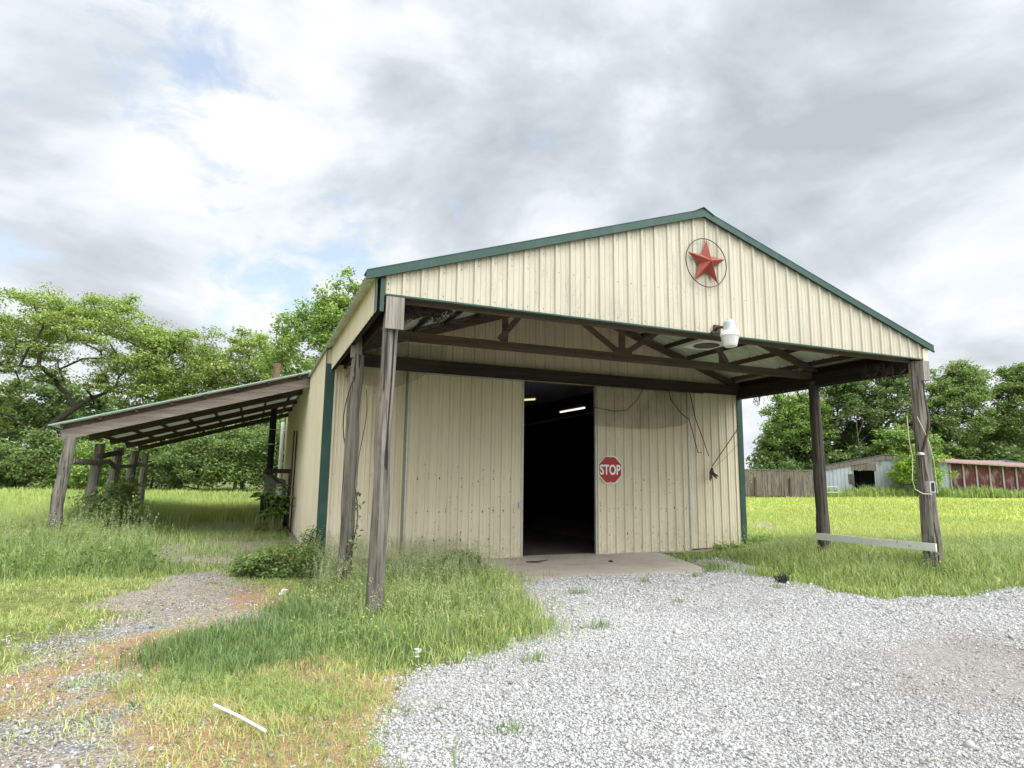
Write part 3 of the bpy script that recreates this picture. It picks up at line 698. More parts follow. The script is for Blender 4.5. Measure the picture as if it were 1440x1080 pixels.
# roof, upper sheet and pale underside
for s in (-1, 1):
    xe = W/2+s*(W/2+.23)
    mb = MB(); ribbed(mb, lambda u,o,z: ((W/2+s*.004) if z > .5 else xe, u, (zroof(W/2) if z > .5 else zroof(xe))+.048+o), -D-.04, LEN+.15, 0, 1, pitch=.235)
    P_(mb, 'roof_sheet', M['greentop'])
    mb = MB(); ribbed(mb, lambda u,o,z: ((W/2+s*.004) if z > .5 else xe, u, (zroof(W/2) if z > .5 else zroof(xe))+.026+o), -D-.04, LEN+.15, 0, 1, pitch=.235)
    P_(mb, 'roof_underside', M['rooflin'])
mb = MB()
for s in (-1, 1):
    p = [(W/2, -D-.08, zroof(W/2)+.122), (W/2+s*.2, -D-.08, zroof(W/2+.2)+.084), (W/2+s*.2, LEN+.16, zroof(W/2+.2)+.084), (W/2, LEN+.16, zroof(W/2)+.122)]
    mb.prism(p, (0,0,.012))
P_(mb, 'ridge_cap', M['green'])
# side fascias of the carport
for s, x in ((-1, -.085), (1, W+.085)):
    mb = MB(); ribbed(mb, lambda u,o,z: (x+s*o, u, z), -D+.0, -.01, 3.585, zroof(x)+.055, pitch=.22, h=.016); P_(mb, 'side_fascia', [M['cream'], M['rust_dot']])
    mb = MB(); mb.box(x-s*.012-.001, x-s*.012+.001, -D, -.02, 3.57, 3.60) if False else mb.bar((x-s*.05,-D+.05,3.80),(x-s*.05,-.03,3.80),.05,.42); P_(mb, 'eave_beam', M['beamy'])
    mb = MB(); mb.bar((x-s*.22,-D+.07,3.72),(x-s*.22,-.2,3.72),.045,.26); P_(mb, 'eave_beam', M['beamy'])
# corner trims
for x in (XL, XR):
    s = -1 if x < 1 else 1
    mb = MB()
    mb.box(min(x-s*.13,x+s*.026), max(x-s*.13,x+s*.026), -.03, -.012, -.02, 3.70)
    mb.box(min(x+s*.022,x+s*.03), max(x+s*.022,x+s*.03), -.012, .06, -.02, 4.02)
    P_(mb, 'corner_trim', M['green'])
mb = MB(); mb.box(-.055, -.005, -D-.028, -D-.004, 3.57, zroof(0)-.05); mb.box(-.112, -.104, -D-.028, -D+.05, 3.57, zroof(0)-.05); P_(mb, 'corner_trim', M['green'])
mb = MB(); mb.box(W-.02, W+.10, -D-.028, -D-.004, 3.70, zroof(0)-.05); P_(mb, 'corner_trim', M['cream'])
# door header with its track
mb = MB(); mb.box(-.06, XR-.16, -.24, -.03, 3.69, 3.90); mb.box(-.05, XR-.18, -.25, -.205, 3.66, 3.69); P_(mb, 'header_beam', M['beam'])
mb = MB(); mb.box(1.0, 8.6, -.17, -.12, 3.655, 3.69); P_(mb, 'door_track', M['black'])
# sliding doors
def door(u0, u1, zb, yb, latch):
    mb = MB()
    rows = lambda u: [zb+.22+random.uniform(-.01,.01), zb+.95, zb+1.65, zb+2.5]
    ribbed(mb, front(yb), u0+.03, u1-.03, zb+.02, 3.62, screws=rows, pitch=.228, h=.034)
    k = math.ceil(u0/.228)
    while k*.228 < u1-.1:
        for zs, r in [(zb+z0+random.uniform(-.015,.015), random.uniform(.007,.016)) for z0 in (.42,.98,1.62) if random.random() < .85]+[(zb+random.uniform(.1,1.9), random.uniform(.004,.011)) for _ in range(9)]:
            u = k*.228+random.choice([-.045,.045,.048,random.uniform(-.06,.06)])
            if u0+.05 < u < u1-.05:
                st = random.uniform(1,2.4)
                mb.add([(u+r*math.cos(a)*random.uniform(.7,1.1), yb-.005-(.016 if abs(u-k*.228) < .02 else 0), zs+st*r*math.sin(a)*random.uniform(.7,1.1)) for a in np.arange(7)*2*PI/7], [tuple(range(7))], 1)
        k += 1
    d = P_(mb, 'sliding_door', [M['door'], M['rust_dot']])
    f = MB()
    for (a, b, z0, z1) in ((u0,u0+.035,zb,3.65),(u1-.035,u1,zb,3.65),(u0+.035,u1-.035,zb,zb+.03),(u0+.035,u1-.035,3.615,3.65)): f.box(a, b, yb-.026, yb+.04, z0, z1)
    f.build('door_frame', M['alu'], d)
    if latch:
        l = MB(); l.box(u1-.10,u1-.05,yb-.05,yb-.026,zb+1.02,zb+1.16); l.box(u1-.09,u1-.06,yb-.062,yb-.05,zb+1.06,zb+1.10); l.build('latch', M['alu'], d)
    return d
door(1.395, 3.896, -.075, -.105, True)
door(5.623, 8.161, -.045, -.105, False)
# old door edge trim left of the left door
mb = MB(); mb.box(1.325, 1.35, -.06, -.022, -.03, 3.66); P_(mb, 'jamb_trim', M['cream'])
# trusses
def truss(y, full=True):
    mb = MB(); mb.bar((-.02,y,3.82),(W+.02,y,3.82),.045,.155); t = P_(mb, 'roof_truss', M['truss'])
    tc = MB()
    for s in (-1,1): tc.bar((W/2+s*(W/2+.02),y,zroof(0)-.135+.0),(W/2+s*.0,y,zroof(W/2)-.135),.045,.15)
    tc.build('top_chord', M['truss'], t)
    if full:
        w = MB(); z0 = 3.90
        zt = lambda x: zroof(x)-.21
        c = W/2
        w.box(c-.06, c+.06, y-.02, y+.02, z0, zt(c)); w.build('king_post', M['truss'], t)
        for s in (-1,1):
            for q in (((c+s*.1,y,3.93),(c+s*1.62,y,zt(c+1.62))), ((c+s*1.66,y,zt(c+1.66)),(c+s*2.45,y,3.93)), ((c+s*2.34,y+.03,3.90),(c+s*2.34,y+.03,zt(c+2.34)+.02))):
                w = MB(); w.bar(q[0], q[1], .04, .10, up=(1,0,0) if abs(q[0][0]-q[1][0]) < .01 else (0,0,1)); w.build('web', M['truss'], t)
        g = MB(); g.box(c-.2, c+.2, y-.034, y-.024, 3.75, 4.0); g.build('gusset_plate', M['truss'], t); g = MB(); g.box(c-1.0, c-.75, y-.034, y-.024, 3.75, 3.9); g.build('gusset_plate', M['truss'], t)
    return t
truss(-2.46); truss(-D+.16, False); truss(-.07, False)
# purlins under the carport roof
for s in (-1, 1):
    for i in range(8):
        x = W/2+s*(.12+i*.655)
        mb = MB(); mb.bar((x,-D+.03,zroof(x)+.0),(x,-.03,zroof(x)+.0),.04,.125); P_(mb, 'purlin', M['purlin'])
# posts: slightly crooked logs
def post(base, top, r0, r1, mat, split=False, n=11):
    mb = MB(); b = Vector(base); t = Vector(top); k = 12; pts = []; rs = []
    for i in range(k):
        f = i/(k-1); p = b.lerp(t, f); w = .012*math.sin(f*7+b.x)+.008*math.sin(f*17+b.y)
        pts.append(p+Vector((w, w*.5, 0))); rs.append((r0+(r1-r0)*f)*(1+.05*math.sin(f*23+b.x*3)+random.uniform(-.03,.03)))
    mb.tube(pts, rs, n, jit=.09)
    if split:                                   # a long check running down from the top
        for i in range(5, k-1): mb.bar(pts[i]+Vector((.035,-rs[i]*.93,0)), pts[i+1]+Vector((.035,-rs[i+1]*.93,0)), .014+.0022*(i-5), .01, up=(0,1,0), m=1)
    return mb
def add_post(*a, **k):
    return P_(post(*a, **k), 'post', [a[4], M['black']], smooth=False)
p1 = add_post((.05,-D+.10,-.1),(.125,-D+.12,3.76),.108,.098, M['post'], split=True)
b_ = MB(); b_.box(.02,.245,-D-.045,-D-.0,3.36,3.765); b_.build('post_bracket', M['board'], p1)
p2 = add_post((.0,-2.46,-.1),(.05,-2.44,3.45),.108,.098, M['post'])
b_ = MB(); b_.box(-.06,.10,-2.50,-2.42,3.40,3.72); b_.build('post_bracket', M['board'], p2)
p3 = add_post((W-.11,-2.50,-.05),(W-.11,-2.46,3.70),.125,.105, M['postdark'])
p4 = add_post((W-.08,-D+.05,-.1),(W-.07,-D+.12,3.76),.158,.10, M['post'])
b_ = MB(); b_.box(W-.09,W+.075,-D-.06,-D+.02,3.40,3.76); b_.build('post_bracket', M['board'], p4)

# concrete floor and apron: structure
mb = MB(); mb.prism([(2.75,-2.2,-.13),(3.0,-2.9,-.13),(4.1,-3.15,-.13),(5.6,-3.25,-.13),(6.45,-2.75,-.13),(7.1,-.7,-.13),(7.15,.1,-.13),(2.9,.1,-.13)], (0,0,.10))
tag(mb.build('concrete_apron', M['concrete'], loc=(4.9,0,-.1)), kind='structure')

mb = MB(); mb.box(.0, 9.6, .104, LEN-.15, -.13, -.034); tag(mb.build('barn_floor', simple('oily_dirt_floor', (.085,.075,.062), .95, .3, (2,2,2)), loc=(4.9,5,-.1)), kind='structure')  # dirty concrete floor, colour darkened to stand in for indoor shade
# ------------------------------------------------------------------ lean-to
LX, LY0, LY1 = -5.05, 3.9, 13.9
lean = empty('lean_to_shelter', (LX+2.4, 8.7, 0), 'open lean-to shelter with pale roof on grey log posts along the barn side', 'lean-to')
def zl(x): return 4.10+(x-(-.2))*.298     # underside of its sheet
zl_out = zl(-5.42)
mb = MB(); ribbed(mb, lambda u,o,z: (-.2 if z > .5 else -5.42, u, (4.10 if z > .5 else zl_out)+o*.6), LY0-.16, LY1+.4, 0, 1); P_(mb, 'roof_sheet', M['fibre'], lean)
mb = MB(); mb.bar((-.2,LY0-.18,4.115),(-5.44,LY0-.18,zl_out+.015),.015,.022); P_(mb, 'roof_edge_trim', simple('pale_green_edge', (.26,.36,.30), .5), lean)
ys = [LY0+2.5*i for i in range(5)]
for i, y in enumerate(ys):
    mb = MB(); h = .22 if i == 0 else .155; q = .135 if i == 0 else .085
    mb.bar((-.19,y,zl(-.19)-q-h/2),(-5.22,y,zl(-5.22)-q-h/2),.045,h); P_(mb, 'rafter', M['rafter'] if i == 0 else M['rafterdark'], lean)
    if i == 0: mb = MB(); mb.bar((-.19,y+.005,zl(-.19)-.072),(-5.22,y+.005,zl(-5.22)-.072),.02,.118); P_(mb, 'gap_dark_strip', M['rafterdark'], lean)  # dark strip added above the front rafter to darken the overhang gap
for i in range(8):
    x = -.45-i*.68
    mb = MB(); mb.bar((x,LY0-.10,zl(x)-.045),(x,LY1+.35,zl(x)-.045),.06,.075); P_(mb, 'purlin', M['purlin'], lean)
leanx = [(-5.20,-5.06),(-5.08,-4.98),(-5.10,-5.0),(-5.06,-4.96),(-5.0,-5.0)]
for i, y in enumerate(ys):
    g = gzf(leanx[i][0], y)
    P_(post((leanx[i][0],y,g-.1),(leanx[i][1],y+.03,2.30 if i else 2.33),.135,.115, M['post']), 'post', [M['post'], M['black']], lean)
mb = MB(); pts = [(-5.0, ys[0]+.1, 1.82)]+[(-4.93+random.uniform(-.05,.05), ys[0]+k*1.15, 1.80+random.uniform(-.07,.09)) for k in range(1,9)]+[(-4.9, ys[4]+.15, 1.86)]
mb.tube(pts, [.06+random.uniform(-.012,.012) for _ in pts], 8, jit=.12); P_(mb, 'log_rail', M['post'], lean)
mb = MB(); mb.tube([(-4.95,ys[1]-.1,1.98),(-4.75,ys[1]+.9,2.10),(-4.9,ys[2]-.1,2.14)], [.07,.075,.07], 8, jit=.1); P_(mb, 'log_brace', M['postdark'], lean)

# white downspout at the barn's far corner
mb = MB(); mb.tube([(-.32,LEN-.2,.2),(-.32,LEN-.2,3.75)], .075, 12); mb.bar((-.32,LEN-.2,3.4),(-.18,LEN-.2,3.4),.05,.05)
tag(mb.build('downspout', M['white_metal'], loc=(-.32,LEN-.2,.2)), 'white downspout at the far end of the barn wall under the lean-to', 'downspout')

# wood furnace and its stovepipe
fz = gzf(-.6, 10)
fu = empty('wood_furnace', (-.62, 9.9, fz), 'sooty wood furnace standing by the barn wall behind the broad leaved plant', 'furnace')
mb = MB(); mb.box(-1.05,-.97,9.3,10.6,fz,fz+.85); mb.box(-.29,-.22,9.3,10.6,fz,fz+.85); mb.box(-.97,-.29,10.4,10.6,fz,fz+.85); mb.box(-1.05,-.22,9.3,10.6,fz+.85,fz+.92); mb.box(-.97,-.29,9.3,10.4,fz,fz+.1); P_(mb, 'firebox', M['black'], fu)
mb = MB(); mb.prism([(-1.0,9.5,fz+.92),(-.30,9.5,fz+.92),(-.34,9.5,fz+1.45),(-.95,9.5,fz+1.62)], (0,.9,0)); P_(mb, 'hood', M['furn'], fu)
mb = MB(); mb.box(-1.0,-.2,9.35,9.47,fz+1.66,fz+1.80); mb.bar((-.86,9.40,fz+1.66),(-.22,9.40,fz+1.05),.06,.08); mb.bar((-.24,9.41,fz+.92),(-.24,9.41,fz+1.66),.05,.05,up=(1,0,0)); P_(mb, 'bracket_frame', M['rafterdark'], fu)
mb = MB(); mb.tube([(-.84,9.9,fz+1.5),(-.83,9.9,3.75)], .105, 14); mb.tube([(-.83,9.9,2.55),(-.83,9.9,2.60)], .112, 14, m=1); mb.tube([(-.83,9.9,3.05),(-.83,9.9,3.07)], .111, 14, m=1)
pp = P_(mb, 'stovepipe', [M['black'], M['alu']], fu)
mb = MB(); mb.tube([(-.83,9.9,3.75),(-.82,9.9,5.28)], .115, 14); mb.build('chimney_top', M['rustpipe'], pp)
mb = MB(); mb.lathe((-.52,9.38,fz+.95), [(.0,0),(.09,.0),(.10,.04),(.10,.30),(.08,.36),(.03,.38)], 14); tag(mb.build('gas_bottle', M['pvc'], loc=(-.52,9.38,fz+.95)), 'small white bottle standing on the sooty furnace by the wall', 'bottle')
for y, z0, z1, lb in ((6.9,.9,2.85,'nearer of the two dark iron rods against the barn side wall'), (8.3,.9,2.95,'farther of the two dark iron rods against the barn side wall')):
    mb = MB(); mb.tube([(-.25,y,gzf(-.25,y)-.02),(-.235,y+.05,z1)], .022, 8); tag(mb.build('iron_rod', M['wire'], loc=(-.25,y,gzf(-.25,y))), lb, 'rod', 'iron rods leaning on the barn wall')

# ------------------------------------------------------------------ things on and around the barn
# barn star
sy = -D-.055
st = empty('barn_star', (4.902,sy,4.895), 'red five-pointed metal star in a thin ring on the gable', 'star')
mb = MB(); c = Vector((4.902,sy,4.895)); R, r = .375, .150; tilt = -.035
o_ = []; 
for k in range(10):
    a = PI/2+tilt+k*PI/5; q = R if k % 2 == 0 else r
    o_.append((c.x+q*math.cos(a), sy, c.z+q*math.sin(a)))
mb.add(o_+[(c.x,sy-.12,c.z),(c.x,sy+.012,c.z)], [(k,10,(k+1)%10) if False else ((k+1)%10,10,k) for k in range(10)]+[(k,11,(k+1)%10) for k in range(10)])
P_(mb, 'star', M['red'], st)
mb = MB(); mb.tube([(c.x+.385*math.cos(2*PI*k/48), sy, c.z+.385*math.sin(2*PI*k/48)) for k in range(49)], .0075, 6, cap=False); P_(mb, 'ring', M['wire'], st)

# stop sign with its lettering
sg = empty('stop_sign', (5.985,-.175,1.785), 'worn red STOP sign screwed to the right sliding door', 'sign')
def octa(r, y, n=8, ph=PI/8): return [(5.985+r*math.cos(ph+k*2*PI/n), y, 1.785+r*math.sin(ph+k*2*PI/n)) for k in range(n)]
mb = MB(); mb.prism(octa(.328,-.150), (0,.004,0)); P_(mb, 'plate', M['signwhite'], sg)
mb = MB(); mb.prism(octa(.305,-.1535), (0,.0025,0)); P_(mb, 'red_face', M['signred'], sg)
cu = bpy.data.curves.new('stop_text', 'FONT'); cu.body = 'STOP'; cu.size = .30; cu.align_x = 'CENTER'; cu.align_y = 'CENTER'; cu.extrude = .001; cu.offset = .007
to = bpy.data.objects.new('stop_text', cu); COL.objects.link(to)
bpy.context.view_layer.update()
tm = bpy.data.meshes.new_from_object(to.evaluated_get(bpy.context.evaluated_depsgraph_get()))
COL.objects.unlink(to); bpy.data.objects.remove(to)
tv = np.array([v.co[:] for v in tm.vertices]); wx = tv[:,0].max()-tv[:,0].min(); hz = tv[:,1].max()-tv[:,1].min()
mx_, mz_ = (tv[:,0].max()+tv[:,0].min())/2, (tv[:,1].max()+tv[:,1].min())/2
for v in tm.vertices:
    x, y, z = v.co; v.co = ((x-mx_)/wx*.525, z-.1555+.175, (y-mz_)/hz*.225)
tm.materials.clear(); tm.materials.append(M['signwhite'])
mb = None
for bz in (2.045, 1.525):
    mb = MB(); mb.tube([(5.985,-.165,bz),(5.985,-.150,bz)], .011, 8); P_(mb, 'screw', M['alu'], sg)
tt = link(bpy.data.objects.new('lettering', tm)); tt.parent = sg

# dusk-to-dawn yard light on the gable edge
lc = (5.085,-D-.30,0)
yl = empty('yard_light', (5.085,-D-.05,3.78), 'grey and white dusk-to-dawn yard light bracketed to the gable bottom edge', 'lamp')
mb = MB(); mb.lathe((lc[0],lc[1],3.78), [(.118,0),(.115,.02),(.108,.06),(.102,.15),(.085,.175),(.045,.19),(.04,.205),(.025,.215)], 24); P_(mb, 'ballast_housing', M['lampgrey'], yl)
mb = MB(); mb.lathe((lc[0],lc[1],3.685), [(.150,0),(.162,.012),(.158,.055),(.135,.09),(.118,.098)], 28); P_(mb, 'collar', M['pvc'], yl)
mb = MB()
prof = [(.085,0),(.105,.012),(.118,.04),(.148,.185)]
mb.lathe((lc[0],lc[1],3.50), prof, 36)
for k in range(18):
    a = 2*PI*k/18; p0 = (lc[0]+.108*math.cos(a), lc[1]+.108*math.sin(a), 3.515); p1_ = (lc[0]+.149*math.cos(a), lc[1]+.149*math.sin(a), 3.683); mb.bar(p0, p1_, .012, .008)
P_(mb, 'refractor', M['glassy'], yl)
mb = MB(); mb.tube([(lc[0]-.02,-D-.02,3.86),(lc[0]-.06,-D-.12,3.87),(lc[0],lc[1]+.08,3.86)], .022, 10); mb.box(lc[0]-.07,lc[0]+.05,-D-.045,-D-.022,3.80,3.93); mb.tube([(lc[0]-.13,-D-.1,3.76),(lc[0]-.17,-D-.09,3.80)], .03, 8); P_(mb, 'bracket_arm', M['wire'], yl)
for ch in yl.children:
    if ch.name.split('.')[0] != 'bracket_arm':
        for v in ch.data.vertices:
            q = Vector((lc[0],lc[1],3.78))-Vector(yl.location); v.co = q+(v.co-q)*.86

# square vent plate under the carport roof
vp = empty('vent_plate', (5.92,-3.52,3.95), 'square pale plate with a round dark grille hung under the carport roof', 'vent plate')
mb = MB(); q = [(5.62,-3.88),(6.22,-3.86),(6.24,-3.22),(5.64,-3.2)]; mb.prism([(x,y,3.94) for x,y in q], (0,0,.02)); P_(mb, 'plate', M['white_metal'], vp)
mb = MB(); mb.lathe((5.93,-3.54,3.925), [(.205,0),(.225,.004),(.225,.0145)], 32); P_(mb, 'grille', M['truss'], vp)
mb = MB(); mb.box(5.9,5.96,-3.57,-3.51,3.961,5.12); P_(mb, 'hanger', M['truss'], vp)

# lit tubes inside
def emis(name, c, s):
    m, nt, b = newmat(name); b.inputs['Base Color'].default_value = rgb(c); b.inputs['Emission Color'].default_value = rgb(c); b.inputs['Emission Strength'].default_value = s*.8; return m
M['tube'] = emis('lit_tube', (1.,.98,.86), 1.3); M['tubey'] = emis('lit_tube_yellow', (1.,.9,.45), .9)
for (x0,y0,x1,y1,z,m,lb) in ((6.06,1.15,6.00,2.35,3.3,'tube','lit white fluorescent tube hanging inside the dark doorway'), (4.16,.62,4.36,.34,3.32,'tubey','yellowish lit tube behind the left sliding door edge')):
    fl = empty('fluorescent_light', ((x0+x1)/2,(y0+y1)/2,z), lb, 'light', 'fluorescent lights inside the barn')
    mb = MB(); mb.tube([(x0,y0,z),(x1,y1,z)], .022, 8); P_(mb, 'tube', M[m], fl)
    mb = MB(); mb.bar((x0,y0,z+.06),(x1,y1,z+.06),.12,.05); mb.bar((x0*.7+x1*.3,y0*.7+y1*.3,z+.085),(x0*.7+x1*.3,y0*.7+y1*.3,3.9),.01,.01); mb.bar((x0*.3+x1*.7,y0*.3+y1*.7,z+.085),(x0*.3+x1*.7,y0*.3+y1*.7,3.9),.01,.01); P_(mb, 'fixture', M['inside'], fl)

# white board nailed across the right-hand posts
mb = MB(); mb.bar((W-.27,-2.43,.47),(W-.30,-4.95,.50),.03,.13); o = mb.build('rail_board', M['plank'], loc=(W-.29,-3.6,.4)); tag(o, 'white painted board nailed low across the two right carport posts', 'board')

# conduit, outlet box, rope and cable on the right front post
px, py = W-.10, -D+.05
cd = empty('conduit', (px-.27,py-.14,.9), 'thin grey conduit with a pale cap beside the right front post', 'conduit')
mb = MB(); mb.tube([(px-.27,py-.14,1.25),(px-.28,py-.14,2.06)], .012, 8); P_(mb, 'pipe', M['fence'], cd)
mb = MB(); mb.lathe((px-.30,py-.14,2.05), [(.03,0),(.065,.015),(.05,.05),(.015,.06)], 14); P_(mb, 'cap', M['alu'], cd)
ob = empty('outlet_box', (px-.2,py-.17,1.5), 'weathered metal outlet box screwed to the right front post', 'outlet box')
mb = MB(); mb.box(px-.235,px-.10,py-.215,py-.12,1.42,1.61); P_(mb, 'box', M['lampgrey'], ob)
mb = MB(); mb.box(px-.205,px-.13,py-.222,py-.2155,1.44,1.59); P_(mb, 'cover', M['black'], ob)
def sag(p, q, n, s, wob=0.0):
    p = Vector(p); q = Vector(q); r = []
    for i in range(n+1):
        f = i/n; v = p.lerp(q, f); v.z -= s*4*f*(1-f); r.append(v+Vector((random.uniform(-wob,wob),random.uniform(-wob,wob),random.uniform(-wob,wob))))
    return r
def wound(zs, off=.012):
    out = []
    for z, a in zs:
        r = .158-.058*z/3.76+off+.012; a = math.radians(a); out.append((W-.08+.01*z/3.76+r*math.cos(a), -D+.05+.07*z/3.76+r*math.sin(a), z))
    return out
mb = MB(); a = [(px-.58,py-.15,2.72),(px-.57,py-.15,2.3),(px-.52,py-.15,2.0),(px-.57,py-.15,1.62),(px-.52,py-.15,1.47),(px-.38,py-.18,1.40),(px-.2,py-.22,1.39)]
mb.tube(a, .008, 6); mb.tube(wound([(2.75,-160),(2.5,-125),(2.25,-95),(2.0,-70),(1.8,-50),(1.6,-40),(1.4,-45)]), .008, 6)
tag(mb.build('rope', M['rope'], loc=(px,py-.2,1.4)), 'pale yellow cord looping down beside the right front post', 'rope')
mb = MB(); mb.tube(wound([(3.5,-20),(3.2,-15),(2.95,-25),(2.75,-50),(2.55,-85),(2.35,-120),(2.1,-150),(1.85,-155),(1.62,-155)]), .022, 8)
tag(mb.build('power_cable', M['wire'], loc=(px,py-.1,1.6)), 'thick black cable wrapped round the right front post', 'cable')

# cords on the front wall, the bundle, netting and cobwebs
def strands(name, lines, r, label, cat, mat='web', group=None):
    mb = MB()
    for l in lines: mb.tube(l, r if not isinstance(r, tuple) else random.uniform(*r), 5)
    return tag(mb.build(name, M[mat], loc=tuple(Vector(lines[0][0]))), label, cat, group)
strands('hanging_cord', [[(7.5,-.26,3.70),(7.58,-.24,3.45),(7.86,-.22,3.15),(8.12,-.20,3.0)],[(8.12,-.20,3.0),(8.25,-.19,2.6),(8.36,-.19,2.22),(8.46,-.19,2.23)],[(8.1,-.26,3.70),(8.3,-.22,3.0),(8.55,-.2,2.45),(8.66,-.2,2.15)]], .010, 'dark cords dangling from the header over the right door edge', 'cord', 'wire')
strands('hanging_cord', [[(5.5,-.26,3.15),(6.0,-.27,3.08),(6.35,-.28,3.12),(6.62,-.28,3.36),(6.8,-.27,3.62)]], .008, 'thin brown cord looped across the top of the right sliding door', 'cord', 'wire')
hb = empty('wire_bundle', (8.75,-.22,1.85), 'knotted dark wire bundle slung from the right corner trim', 'wire bundle')
mb = MB(); mb.tube(sag((8.74,-.2,1.9),(9.80,-.05,2.95),8,-.0), .011, 6); mb.tube(sag((8.76,-.2,1.86),(9.82,-.05,2.62),8,.05), .004, 5); P_(mb, 'strand', M['wire'], hb)
mb = MB()
for k in range(9):
    a0 = Vector((8.74,-.21,1.86)); mb.tube([a0, a0+Vector((random.uniform(-.09,.05),random.uniform(-.06,.02),-.10)), a0+Vector((random.uniform(-.14,.20),random.uniform(-.06,.03),random.uniform(-.30,-.12)))], [.028,.022,.008], 6)
P_(mb, 'knot', M['lampgrey'] if False else M['wire'], hb)

def netmat():
    m, nt, b = newmat('fine_dark_netting'); b.inputs['Base Color'].default_value = (.05,.04,.03,1); b.inputs['Roughness'].default_value = .9
    f = ramp(nt, noise(nt, (3,3,3), detail=5), [(.3, .15), (.75, .42)]); nt.links.new(f, b.inputs['Alpha']); return m
M['net'] = netmat()
def net(name, y, poly, label, th=.0):
    """hanging fine mesh: gently waved sheet"""
    x0, x1 = min(p[0] for p in poly), max(p[0] for p in poly); n = 26
    top = [p for p in poly]; mb = MB(); vs = []
    for i in range(n+1):
        f = i/n; x = x0+(x1-x0)*f; zt = np.interp(x, [p[0] for p in poly], [p[1] for p in poly]); zb = np.interp(x, [p[0] for p in poly], [p[2] for p in poly])
        for j in range(9):
            g = j/8; vs.append((x, y+.03*math.sin(f*11+g*2)+.02*math.sin(f*23), zt+(zb-zt)*g))
    mb.add(vs, [(i*9+j, (i+1)*9+j, (i+1)*9+j+1, i*9+j+1) for i in range(n) for j in range(8)])
    return tag(mb.build(name, M['net'], loc=(x0,y,poly[0][1]), smooth=True), label, 'netting', 'netting hung in the carport')
net('netting', -.30, [(5.5,3.68,2.74),(6.4,3.68,2.70),(7.1,3.68,2.72),(7.9,3.68,2.85),(8.2,3.68,3.1)], 'fine dark netting drooping over the top of the right sliding door')
net('netting', -2.40, [(.16,3.66,3.00),(.6,3.70,2.95),(1.05,3.72,3.15),(1.5,3.74,3.5)], 'fine dark netting beside the left middle carport post')

def tangle(cx, cy, cz, dx, dy, dz, n, hang):
    L_ = [[Vector((cx-dx*.9,cy-dy*.9,cz)), Vector((cx-dx*.3,cy-dy*.3,cz-.03)), Vector((cx+dx*.3,cy+dy*.3,cz-.02)), Vector((cx+dx*.9,cy+dy*.9,cz))]]
    for k in range(n):
        p = Vector((cx+random.uniform(-dx,dx), cy+random.uniform(-dy,dy), cz+random.uniform(-dz,dz))); l = [p]
        for j in range(5): p = p+Vector((random.uniform(-.06,.06), random.uniform(-.06,.06), random.uniform(-hang,hang*.3))); l.append(p)
        L_.append(l)
    return L_
strands('cobweb_netting', tangle(W-.3,-D+.55,3.68,.25,.4,.1,60,.08), (.003,.011), 'dark cobweb tangle drooping above the right front post', 'cobweb', group='cobwebs under the carport eaves')
strands('cobweb_netting', tangle(W-.25,-2.0,3.56,.12,1.2,.05,46,.10), (.002,.008), 'cobweb strands hanging below the right eave past the middle post', 'cobweb', group='cobwebs under the carport eaves')
strands('cobweb_netting', tangle(.62,-D+.55,3.88,.36,.3,.08,190,.06), (.003,.009), 'dense dusty cobwebs behind the left front post top', 'cobweb', group='cobwebs under the carport eaves')
strands('cobweb_netting', tangle(.34,-3.3,3.60,.10,.9,.06,60,.06), (.002,.005), 'cobwebs matted along the left eave between the two posts', 'cobweb', group='cobwebs under the carport eaves')
strands('cobweb_netting', tangle(.30,-.45,3.5,.10,.1,.12,40,.05), (.002,.006), 'dark cobweb clot at the left barn corner', 'cobweb', group='cobwebs under the carport eaves')

# litter
mb = MB(); z1 = gzf(-1.48,-7.33)+.05; z2 = gzf(-1.18,-7.93)+.045
mb.tube([(-1.487,-7.33,z1),(-1.33,-7.63,(z1+z2)/2+.006),(-1.175,-7.93,z2)], .0095, 10); tag(mb.build('plastic_pipe', M['pvc'], loc=(-1.33,-7.63,z1)), 'thin white plastic pipe lying in the dry grass', 'pipe')
def scrap(x, y, s, label, mat='pvc'):
    mb = MB(); z = gzf(x,y)+.02
    for k in range(4):
        a = k*.9; mb.add([(x+s*math.cos(a+q*PI/3)*random.uniform(.5,1)+.6*s*k/3, y+s*.5*math.sin(a+q*PI/3), z+.02*k+s*.35*random.random()) for q in range(6)]+[(x+.6*s*k/3,y,z+s*.5)], [(q,(q+1)%6,6) for q in range(6)]+[(5,4,3,2,1,0)])
    tag(mb.build('litter', M[mat], loc=(x,y,z)), label, 'litter', 'white litter')
scrap(-.88,-3.08,.055,'crumpled white scrap on the orange dirt patch'); scrap(.09,-6.58,.045,'white paper scrap caught in the grass edge')
mb = MB()
for k in range(60):
    p = Vector((6.58+random.gauss(0,.05), -4.4+random.gauss(0,.04), gzf(6.58,-4.4)+.01)); a = random.uniform(0,2*PI); q = random.uniform(.05,.16)
    m1 = p+Vector((q*.5*math.cos(a), q*.4*math.sin(a), random.uniform(.05,.12))); mb.tube([p, m1, m1+Vector((random.uniform(-.05,.05), random.uniform(-.05,.05), random.uniform(-.02,.06)))], [.006,.005,.002], 4)
mb.lathe((6.58,-4.4,gzf(6.58,-4.4)-.02), [(.09,0),(.10,.03),(.05,.06)], 9)
tag(mb.build('burnt_clump', M['ink'], loc=(6.58,-4.4,0)), 'dark clump of burnt twigs on the gravel edge', 'twig clump')
mb = MB(); mb.tube([(3.62,-.95,-.01),(3.8,-1.08,.0),(4.05,-1.0,.015)], [.012,.018,.006], 6); tag(mb.build('stick', M['wire'], loc=(3.8,-1,0)), 'dark stick on the concrete by the left door', 'stick')
